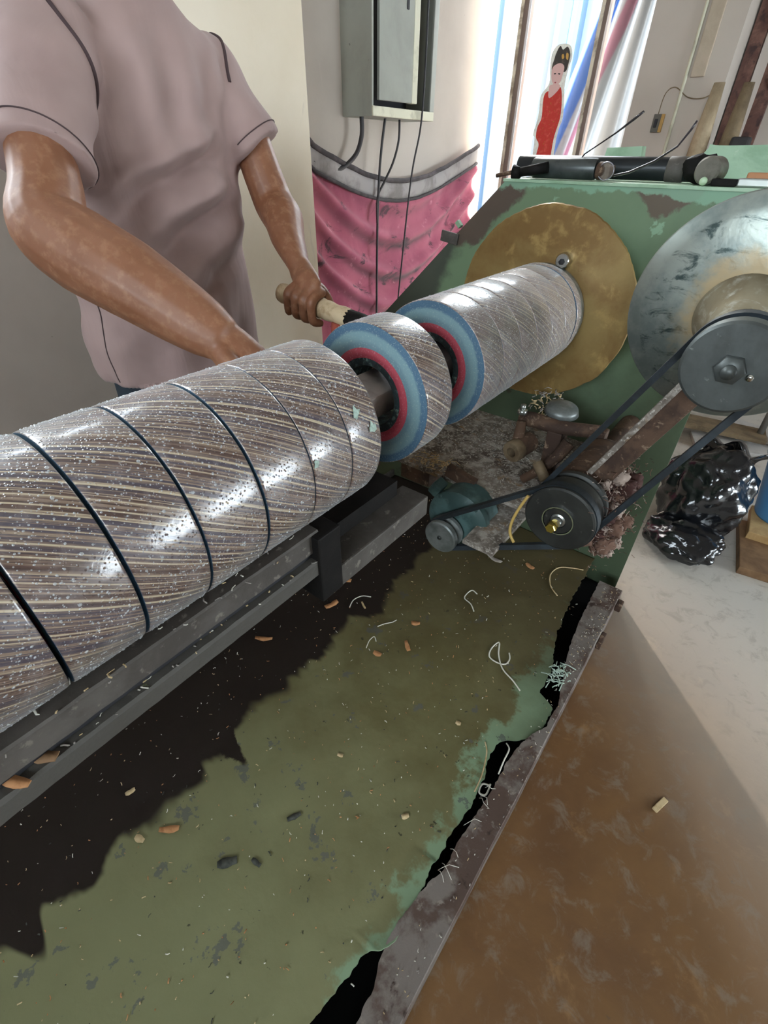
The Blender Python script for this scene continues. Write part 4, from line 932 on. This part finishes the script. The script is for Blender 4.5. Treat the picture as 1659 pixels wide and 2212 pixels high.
thread([(-.095, .57, .118), (-.098, .60, .128), (-.10, .63, .13), (-.112, .645, .12)], .0017, 'white thread sticking out of the middle gap of the tray')
thread([(-.10, .545, .10), (-.115, .535, .104), (-.112, .515, .104), (-.098, .52, .104), (-.10, .545, .108)], .0022, 'grey thread ring caught in the middle gap of the tray')
fb = MB()
for i in range(8):
    y = rn.uniform(.33, .62); q = rn.uniform(-.02, .02); fb.tube([(-.106, y, .108), (-.100, y+q*.3, .122), (-.092, y+q*.8+rn.uniform(-.006, .006), .126), (-.080+rn.uniform(-.006, .006), y+q*1.5, .1225)], .0006, 5)
tag(fb.build('gap_fibres', M_THREAD, at=(-.1, .45, .12)), 'fine pale fibres bridging the narrow torn gap along the rail', 'fibres', kind='stuff')
ct = MB()
for i in range(60):
    a = V((-.085+rn.gauss(0, .012), .90+rn.gauss(0, .018), .124+abs(rn.gauss(0, .006)))); b = a+V((rn.gauss(0, .012), rn.gauss(0, .014), rn.gauss(0, .004))); ct.tube([a, (a+b)/2+V((0, 0, .004)), b], .0014, 5)
o = ct.build('fibre_tuft', mat('pale_green_fibre', 'b5c6b8', .8), at=(-.085, .9, .124)); tag(o, 'tuft of pale green fibres hanging over the rail at the second gap', 'fibres', kind='stuff')
thread([(-.262, .853, .66), (-.275, .85, .62), (-.283, .848, .58), (-.281, .847, .552), (-.268, .846, .532)], .0035, 'yellow curl of trim hanging beside the idler pulley', mat('yellow_trim', 'c2a35c', .6))
def swarf(name, n_, fn, r, m, label, cols=None):
    s_ = MB()
    for i in range(n_):
        c, sc = fn(i); d1 = V((rn.gauss(0, 1), rn.gauss(0, 1), rn.gauss(0, .5))).normalized()*sc; d2 = V((rn.gauss(0, 1), rn.gauss(0, 1), rn.gauss(0, .6))).normalized()*sc*.7
        s_.tube([c-d1*.5, c+d2*.3, c+d1*.5], r*(.6+.8*rn.random()), 4, mi=rn.randrange(len(m)))
    return tag(s_.build(name, m, at=(-.3, 1.1, .1)), label, 'swarf', kind='stuff')
def ontable(i): return V((rn.uniform(-.72, -.19), rn.uniform(1.01, 1.44), .521+abs(rn.gauss(0, .003)))), rn.choice((.003, .005, .008, .013))
M_SW = [M_THREAD, mat('grey_fluff', '9a938c', .9), mat('brown_fluff', '6b5242', .9), mat('bluish_fluff', 'a8b6b4', .9)]
swarf('table_swarf', 800, ontable, .0005, M_SW, 'grey and white fibre swarf strewn over the dusty slide table')
def gold(i): return V((-.60+rn.gauss(0, .035), 1.03+rn.gauss(0, .02), .525+abs(rn.gauss(0, .008)))), rn.choice((.012, .02, .028))
swarf('straw_swarf', 60, gold, .0013, [M_CHIPPALE, M_CHIPPALE, M_WOOD], 'straw-coloured curls on the front corner of the slide table')
def heap(i):
    t = rn.random(); return V((-.10+rn.gauss(0, .022)-.03*t, 1.02+rn.gauss(0, .05), .50+.20*t+rn.gauss(0, .015))), rn.choice((.006, .01, .016))
swarf('hanging_lint', 700, heap, .0007, [mat('brown_lint', '6f5446', .95), mat('pale_lint', 'a8968a', .95), mat('dark_lint', '4a2f2a', .95)], 'fine lint hairs sticking out of the lint clump behind the idler pulley')
lc = MB()
for i in range(60):
    t = rn.random(); c = V((-.105+rn.gauss(0, .013)-.03*t, 1.03+rn.gauss(0, .035), .49+.20*t+rn.gauss(0, .012))); q = rn.random()*9
    lc.ball(c, rn.uniform(.006, .019), (1, 1, 1.15), mi=rn.choice((0, 0, 1, 1, 2)), sub=3, fn=lambda d, q=q: 1+.6*nz(d, 2.6, (q, 0, q))+.5*nz(d, 8, (0, q, 1)))
tag(lc.build('lint_clump', [MATS['brown_lint'], MATS['pale_lint'], MATS['dark_lint']], at=(-.1, 1.03, .5)), 'brown and pinkish lint clump clinging to the arm behind the idler pulley', 'lint', kind='stuff')
def disc_bits(i): return V((-.405+rn.gauss(0, .02), 1.28+rn.gauss(0, .02), .72-.10*rn.random())), rn.choice((.012, .02))
swarf('lint_wisp', 70, disc_bits, .0016, [M_CHIPPALE, M_SW[1]], 'wisp of pinkish lint hanging under the brass board')
def ontray(i):
    x = rn.uniform(-.95, -.13); y = rn.uniform(-.25, 1.4)**1.0
    return V((x, y, tz(x, y)+.0025)), rn.choice((.002, .003, .004, .007))
swarf('tray_crumbs', 1100, ontray, .0008, [M_CHIPPALE, M_THREAD, M_CHIP, M_FLAKE], 'fine pale crumbs and fibres scattered over the tray')
def onbar(i): return V((rn.uniform(-.43, -.392), rn.uniform(-.3, .36), .8045 if rn.random() < .4 else .7575)), rn.choice((.003, .005, .009))
swarf('bar_crumbs', 160, onbar, .0008, [M_THREAD, M_SW[1], M_CHIPPALE], 'tiny fibres lying on the two bars under the near log')
def onrail(i): return V((rn.uniform(-.09, -.042), rn.choice((rn.uniform(-.2, 1.33), rn.uniform(.9, 1.33))), .1235)), rn.choice((.003, .004, .006))
swarf('rail_crumbs', 260, onrail, .0007, [M_THREAD, M_SW[1], M_CHIPPALE], 'pale lint dusted on the rusty rail')

# ================================================================== the cutting lever held by the worker
lv = thing('cutting_lever', (-.75, .80, .6), 'cutting lever with a grip wrapped in beige tape, held behind the loose roll', 'lever')
LA, LB = V((-.915, .800, .979)), V((-.705, .803, .954)); LD = (LB-LA).normalized()
gm = MB(); n_ = 24
R = []; fx, fy_, fz = frame(LD)
for i in range(n_+1):
    t = i/n_; c = LA+(LB-LA)*t; rr = .0205+.0012*sin(t*30)+.001*nz((t*9, 0, 3))+(.003 if .55 < t < .62 else 0)
    R.append([c+fx*rr*cos(a)+fy_*rr*sin(a) for a in [2*pi*j/18 for j in range(18)]])
gm.rings(R); gm.build('taped_grip', M_TAPEWRAP, lv)
MB().tube([LB-LD*.01, LB+LD*.03, LB+LD*.07], [.020, .021, .018], 14).build('lever_clamp', M_BLACKMETAL, lv)
MB().tube([LB+LD*.06, LB+LD*.075+V((0, -.005, -.05)), (-.66, .79, .75), (-.64, .80, .62)], .016, 12).build('lever_post', M_RUST, lv)
MB().tube([(-.735, .79, .945), (-.737, .785, .91), (-.735, .79, .87)], [.013, .011, .008], 8).build('red_rag', mat('red_rag', '9c4a3a', .9), lv)

# ================================================================== the worker
pe = thing('person', (-1.22, .70, 0), 'person in dusty pink short-sleeved shirt and dark trousers, one hand holding the taped lever', 'person')
def limb(mb, pts, rad, flat=None, seg=16, up=None):
    """smoothed sweep with round ends"""
    P = [V(p) for p in pts]; Q = []; r_ = []; f_ = []
    if not isinstance(flat, (list, tuple)): flat = [flat or 1]*len(P)
    for i in range(len(P)-1):
        p0, p1, p2, p3 = P[max(i-1, 0)], P[i], P[i+1], P[min(i+2, len(P)-1)]
        for k in range(5):
            t = k/5; Q.append(.5*((2*p1)+(p2-p0)*t+(2*p0-5*p1+4*p2-p3)*t*t+(3*p1-p0-3*p2+p3)*t**3)); r_.append(rad[i]+(rad[i+1]-rad[i])*t); f_.append(flat[i]+(flat[i+1]-flat[i])*t)
    Q.append(P[-1]); r_.append(rad[-1]); f_.append(flat[-1])
    d0 = (Q[0]-Q[1]).normalized(); d1 = (Q[-1]-Q[-2]).normalized()
    Q = [Q[0]+d0*r_[0]*.8, Q[0]+d0*r_[0]*.5]+Q+[Q[-1]+d1*r_[-1]*.5, Q[-1]+d1*r_[-1]*.8]
    r_ = [r_[0]*.45, r_[0]*.85]+r_+[r_[-1]*.85, r_[-1]*.45]; f_ = [f_[0]]*2+f_+[f_[-1]]*2
    mb.tube(Q, r_, seg, flat=f_, up=up)
SHR, SHL = V((-1.125, .515, 1.395)), V((-1.165, .90, 1.415))
ELR, WRR = V((-.965, .375, 1.140)), V((-.715, .466, 1.0))
ELL, WRL = V((-1.04, .915, 1.140)), V((-.880, .830, 1.030))
b_ = MB()
# trunk, neck, head
def ering(c, a, b, n=24, yaw=0):
    c = V(c); return [c+V((b*cos(t)*cos(yaw)-a*sin(t)*sin(yaw), b*cos(t)*sin(yaw)+a*sin(t)*cos(yaw), 0)) for t in [2*pi*j/n for j in range(n)]]
YAW = -.05
b_.rings([ering(c, a, bb, 24, YAW) for c, a, bb in (((-1.23, .69, .84), .10, .09), ((-1.23, .69, .88), .15, .11), ((-1.23, .69, .98), .155, .105), ((-1.22, .695, 1.10), .15, .105), ((-1.20, .70, 1.25), .165, .11), ((-1.165, .705, 1.36), .16, .095), ((-1.15, .705, 1.42), .11, .075), ((-1.14, .707, 1.46), .06, .06), ((-1.12, .708, 1.52), .055, .058), ((-1.105, .708, 1.56), .055, .06))])
HC = V((-1.085, .709, 1.635))
def headfn(c):
    k = 1
    if c.x > 0: k += .06*max(0, -c.z)*(1-abs(c.y))          # chin
    if c.z < -.2: k -= .12*abs(c.y)*(-c.z)
    return k
b_.ball(HC, 1, (.098, .076, .118), sub=4, fn=headfn)
b_.ball(HC+V((.045, 0, -.055)), 1, (.055, .05, .062), sub=3)
limb(b_, [HC+V((.090, 0, .018)), HC+V((.103, 0, -.012)), HC+V((.106, 0, -.028))], [.008, .012, .015], seg=10)   # nose
for s in (-1, 1):
    b_.ball(HC+V((-.005, s*.078, -.008)), 1, (.020, .009, .032), sub=2)                                             # ears
    b_.ball(HC+V((.079, s*.031, .026)), 1, (.016, .026, .010), sub=2)                                               # brow
limb(b_, [HC+V((.093, -.022, -.062)), HC+V((.100, 0, -.060)), HC+V((.093, .022, -.062))], [.006, .008, .006], seg=8)
# arms
limb(b_, [SHR+V((0, .03, -.045)), SHR.lerp(ELR, .4)+V((.01, -.01, .01)), SHR.lerp(ELR, .8), ELR, ELR.lerp(WRR, .22)+V((0, -.004, -.004)), ELR.lerp(WRR, .5)+V((0, -.005, .003)), ELR.lerp(WRR, .8), WRR], [.040, .044, .052, .060, .066, .063, .054, .044], [1, 1, 1, 1, .95, .92, .85, .8])
limb(b_, [SHL+V((0, -.035, -.06)), SHL.lerp(ELL, .4), SHL.lerp(ELL, .8), ELL, ELL.lerp(WRL, .25)+V((.006, .004, 0)), ELL.lerp(WRL, .55), ELL.lerp(WRL, .85), WRL], [.036, .042, .045, .047, .049, .042, .033, .028], [1, 1, 1, 1, .95, .92, .85, .8])
# left hand closed round the grip
GC = V((-.828, .801, .9688))
def around(off, ang, r):
    """point on a circle round the grip; 90 deg is above, 180 deg towards the near side"""
    a = radians(ang); c = GC+LD*off; return c+V((0, 1, 0))*cos(a)*r+V((.12, 0, .993))*sin(a)*r
limb(b_, [WRL, V((-.862, .822, 1.018)), V((-.840, .806, 1.008)), around(.004, 95, .034)], [.028, .031, .036, .034], [.8, .72, .62, .5], seg=16, up=(1, -.1, 0))
for k, (off, L_, r) in enumerate(((-.034, 235, .0088), (-.012, 268, .0096), (.011, 272, .0100), (.034, 262, .0098))):
    angs = [85, 115, 150, 185, 220, L_-8, L_]
    limb(b_, [around(off+.002*i*(k-1.5)/3, a, .0315+(.004 if i in (2, 4) else 0)) for i, a in enumerate(angs)], [r*1.12, r*1.12, r*1.14, r, r*1.02, r*.95, r*.85], seg=10)
limb(b_, [V((-.848, .828, 1.006)), around(.012, 48, .036), around(.028, 10, .033), around(.040, -25, .031), around(.044, -48, .030)], [.015, .0135, .0115, .0105, .009], seg=10)
# right hand pressed on the far side of the log
limb(b_, [WRR, V((-.690, .476, .982)), V((-.668, .486, .955)), V((-.658, .50, .930))], [.033, .038, .044, .042], [.75, .62, .5, .45], seg=16, up=(.3, .9, .3))
def onlog(th, y, off): t = radians(th); return V((AXX+cos(t)*(RL+off), y, AXZ+sin(t)*(RL+off)))
for k, (y0, y1, L_, r) in enumerate(((.532, .560, 50, .0098), (.513, .532, 58, .0104), (.492, .502, 54, .0102), (.470, .470, 44, .0092))):
    b0 = V((-.655, y0-.004, .938))
    limb(b_, [V((-.664, .49+(y0-.5)*.6, .955)), b0, onlog(176, y0+.3*(y1-y0), .020), onlog(180+L_*.35, y0+.6*(y1-y0), .017), onlog(180+L_*.7, y1, .0125)], [r*1.2, r*1.15, r*1.05, r, r*.82], seg=10)
limb(b_, [V((-.695, .462, .985)), V((-.668, .455, .968)), onlog(158, .452, .017), onlog(150, .470, .0125)], [.020, .017, .014, .011], seg=10)
bo_ = b_.build('body', M_SKIN, pe)
m_ = bo_.modifiers.new('r', 'REMESH'); m_.mode = 'VOXEL'; m_.voxel_size = .0034
m_ = bo_.modifiers.new('s', 'SMOOTH'); m_.iterations = 4; m_.factor = .5
baked(bo_)
for p in bo_.data.polygons: p.use_smooth = True
# fingernails
nl = mat('fingernail', 'd0a48c', .35)
# eyes and hair
for s in (-1, 1):
    e = MB().ball(HC+V((.0805, s*.030, .012)), .0125, (.8, 1.15, .75), sub=2).build('eye', M_EYE, pe)
    MB().ball(HC+V((.0905, s*.030, .011)), .0055, (.5, 1, 1), sub=2).build('pupil', M_HAIR, e)
hr = MB(); hr.ball(HC+V((-.012, 0, .020)), 1, (.104, .083, .116), sub=4, fn=lambda c: (1+.04*nz(c, 6))*(1 if c.z > -.25+.75*max(0, c.x) else .80))
hr.build('hair', M_HAIR, pe)
# shirt: closed solid of trunk and sleeves, remeshed, then hollowed hems
sh = MB()
SR = (((-1.205, .685, .790), .214, .140), ((-1.205, .685, .82), .217, .143), ((-1.205, .690, .95), .213, .145), ((-1.20, .697, 1.10), .212, .144), ((-1.185, .703, 1.24), .216, .140), ((-1.165, .706, 1.34), .212, .124), ((-1.155, .707, 1.40), .185, .108), ((-1.148, .708, 1.44), .125, .088), ((-1.14, .708, 1.475), .075, .074))
for q, (c, a, bb) in enumerate(SR): pass
def shring(c, a, bb, q):
    P = []
    for j in range(64):
        t = 2*pi*j/64; k = 1
        fold = .006*sin(t*9+c[2]*6)*max(0, (1.15-c[2])*2.2)+.004*sin(t*17+c[2]*11)*max(0, (1.05-c[2])*2)
        P.append(V((c[0]+(bb+fold)*cos(t), c[1]+(a+fold)*sin(t), c[2]+(.018*cos(t) if q < 2 else 0)*-1)))
    return P
RR_ = []
for q in range(len(SR)-1):
    (c0, a0, b0), (c1, a1, b1) = SR[q], SR[q+1]
    for k in range(4 if q else 1):
        t = k/(4 if q else 1); RR_.append(shring(V(c0).lerp(V(c1), t), a0+(a1-a0)*t, b0+(b1-b0)*t, q))
RR_.append(shring(V(SR[-1][0]), SR[-1][1], SR[-1][2], 9))
sh.rings(RR_)
def sleeve(s, e, r0, r1, fl):
    d = (e-s).normalized(); P = [s-d*.03, s, s.lerp(e, .25), s.lerp(e, .5), s.lerp(e, .75), s.lerp(e, .95), e]; r = [r0*.8, r0, r0*1.0, (r0+r1)/2, r1*.99, r1*1.02, r1*1.02]
    sh.tube(P, r, 28, flat=fl)
sleeve(SHR+V((.0, .01, .0)), V((-1.020, .418, 1.222)), .086, .078, .9)
sleeve(SHL+V((.0, -.045, -.035)), V((-1.085, .912, 1.240)), .078, .074, .92)
so_ = sh.build('shirt', M_SHIRT, pe)
m_ = so_.modifiers.new('r', 'REMESH'); m_.mode = 'VOXEL'; m_.voxel_size = .006
m_ = so_.modifiers.new('s', 'SMOOTH'); m_.iterations = 5; m_.factor = .5
baked(so_)
bm_ = bmesh.new(); bm_.from_mesh(so_.data); bm_.normal_update()
W0 = V(pe['_w'])
def seg_d(p, a, b):
    t = max(0, min(1, (p-a).dot(b-a)/(b-a).length_squared)); return (p-a.lerp(b, t)).length, t
for v in bm_.verts:
    p = v.co+W0; n_ = v.normal.copy()
    if n_.z < -.8 and p.z < .86: continue
    # drape folds: from the near armpit down to the far hip, and soft vertical folds on the chest
    q = p-V((-1.10, .53, 1.27))
    u = q.y*.80+q.z*.62; w_ = -q.y*.62+q.z*.80
    d = 0
    fall = lambda c, w: max(0, min(1, 1.15-abs(u-c)*w))
    for off, wid, amp, c0, k0 in ((.085, .018, .014, .10, 3.2), (.125, .016, -.014, .12, 3.2), (.175, .022, .018, .12, 2.8), (.225, .018, -.016, .14, 2.8), (.285, .026, .016, .10, 2.8), (.345, .02, -.012, .10, 3)):
        d += amp*1.5*max(.15, min(1, (.90-p.y)*6))*math.exp(-((w_+off+.30*max(0, u)+.15*u*u)/wid)**2)*fall(c0, k0)
    d += .008*sin(p.y*62+p.z*4+5*nz(p, 2.6))*max(0, min(1, (p.z-1.12)*5))*max(0, min(1, (1.43-p.z)*12))
    d += .014*nz(p, 5, (1, 5, 2))+.006*nz(p, 12, (4, 1, 1))
    d += .006*sin(p.y*45+2*nz(p, 4))*max(0, min(1, (1.0-p.z)*6))
    ds = min(seg_d(p, SHR, V((-1.02, .418, 1.222)))[0], seg_d(p, SHL+V((0, .02, -.03)), V((-1.085, .912, 1.240)))[0])
    if ds < .15: d = d*max(0, (ds-.10)/.05)+(.004*nz(p, 9, (2, 2, 2))+.003*sin(p.z*70+p.y*25))*(1-max(0, (ds-.10)/.05))
    v.co += n_*d*(1 if n_.x > -.3 else .5)
bm_.to_mesh(so_.data); bm_.free()
for p in so_.data.polygons: p.use_smooth = True
# armhole seam piping, chest pocket flap edge, waist pocket at the near hip
from mathutils.bvhtree import BVHTree
bvh = BVHTree.FromPolygons([v.co+W0 for v in so_.data.vertices], [p.vertices for p in so_.data.polygons])
M_SEAM = mat('dark_seam', '4b3b3c', .9)
def ring_seam(c, d, lim, r, nm, lift=.001, zmin=0):
    """seam where a plane across a sleeve (or the trunk) meets the cloth"""
    x, y, z = frame(d); run = []; best = []
    for j in range(91):
        a = 2*pi*j/90; dv = x*cos(a)+y*sin(a); h = bvh.ray_cast(c+dv*lim, -dv)
        if h[0] is not None and (h[0]-c).length < lim*.97 and h[0].z > zmin and (not run or (h[0]-run[-1]).length < .045): run.append(h[0]+h[1]*lift)
        else:
            if len(run) > len(best): best = run
            run = []
    if len(run) > len(best): best = run
    if len(best) > 3: MB().tube(best, r, 8).build(nm, M_SEAM, so_)
for s0, e0, n0 in ((SHR+V((.02, .015, -.05)), V((-1.020, .418, 1.222)), V((.15, -1, -.30))), (SHL+V((.0, -.035, -.06)), V((-1.085, .912, 1.240)), V((.1, 1, -.25)))):
    ring_seam(s0+n0*.0, n0, .165, .0032, 'armhole_seam', zmin=1.285)
    ring_seam(s0+(e0-s0)*.90, e0-s0, .115, .0011, 'sleeve_hem_stitch')
P = [bvh.ray_cast(V((-1.13, .30, z)), V((-.13, 1, 0)))[0] for z in [.80+.012*i for i in range(20)]]
P = [p for p in P if p is not None]
if len(P) > 3: MB().tube(P, .0016, 6).build('side_seam', M_SEAM, so_)
# trousers and shoes
tr_ = MB()
tr_.rings([ering(c, a, bb, 28) for c, a, bb in (((-1.225, .69, .74), .14, .10), ((-1.225, .69, .80), .172, .118), ((-1.225, .69, .90), .170, .114), ((-1.225, .69, .96), .160, .108))])
for s, fx_ in ((-1, -1.285), (1, -1.32)):
    tr_.tube([(-1.225, .69+s*.085, .83), (-1.225, .69+s*.092, .70), (fx_-.01, .69+s*.10, .48), (fx_-.02, .69+s*.105, .25), (fx_-.03, .69+s*.11, .05)], [.10, .098, .080, .072, .066], 22)
to = tr_.build('trousers', M_TROUSER, pe)
m_ = to.modifiers.new('r', 'REMESH'); m_.mode = 'VOXEL'; m_.voxel_size = .009
m_ = to.modifiers.new('s', 'SMOOTH'); m_.iterations = 4; baked(to)
for p in to.data.polygons: p.use_smooth = True
for s, fx_ in ((-1, -1.285), (1, -1.32)):
    s_ = MB(); R = []
    for i, (x, w, h) in enumerate(((-.09, .026, .05), (-.075, .036, .085), (-.03, .040, .095), (.03, .042, .085), (.09, .047, .062), (.14, .045, .048), (.165, .032, .036), (.172, .014, .022))):
        R.append([(fx_+x, .69+s*.112+w*cos(a), max(.001, h*.5+h*.5*sin(a)*(1 if sin(a) > 0 else 1))) for a in [2*pi*j/18 for j in range(18)]])
    s_.rings(R); s_.build('shoe', M_SHOE, pe)
MB().ball((-1.215, .907, .845), 1, (.02, .008, .035), sub=2).build('black_key_pouch', M_SHOE, pe)
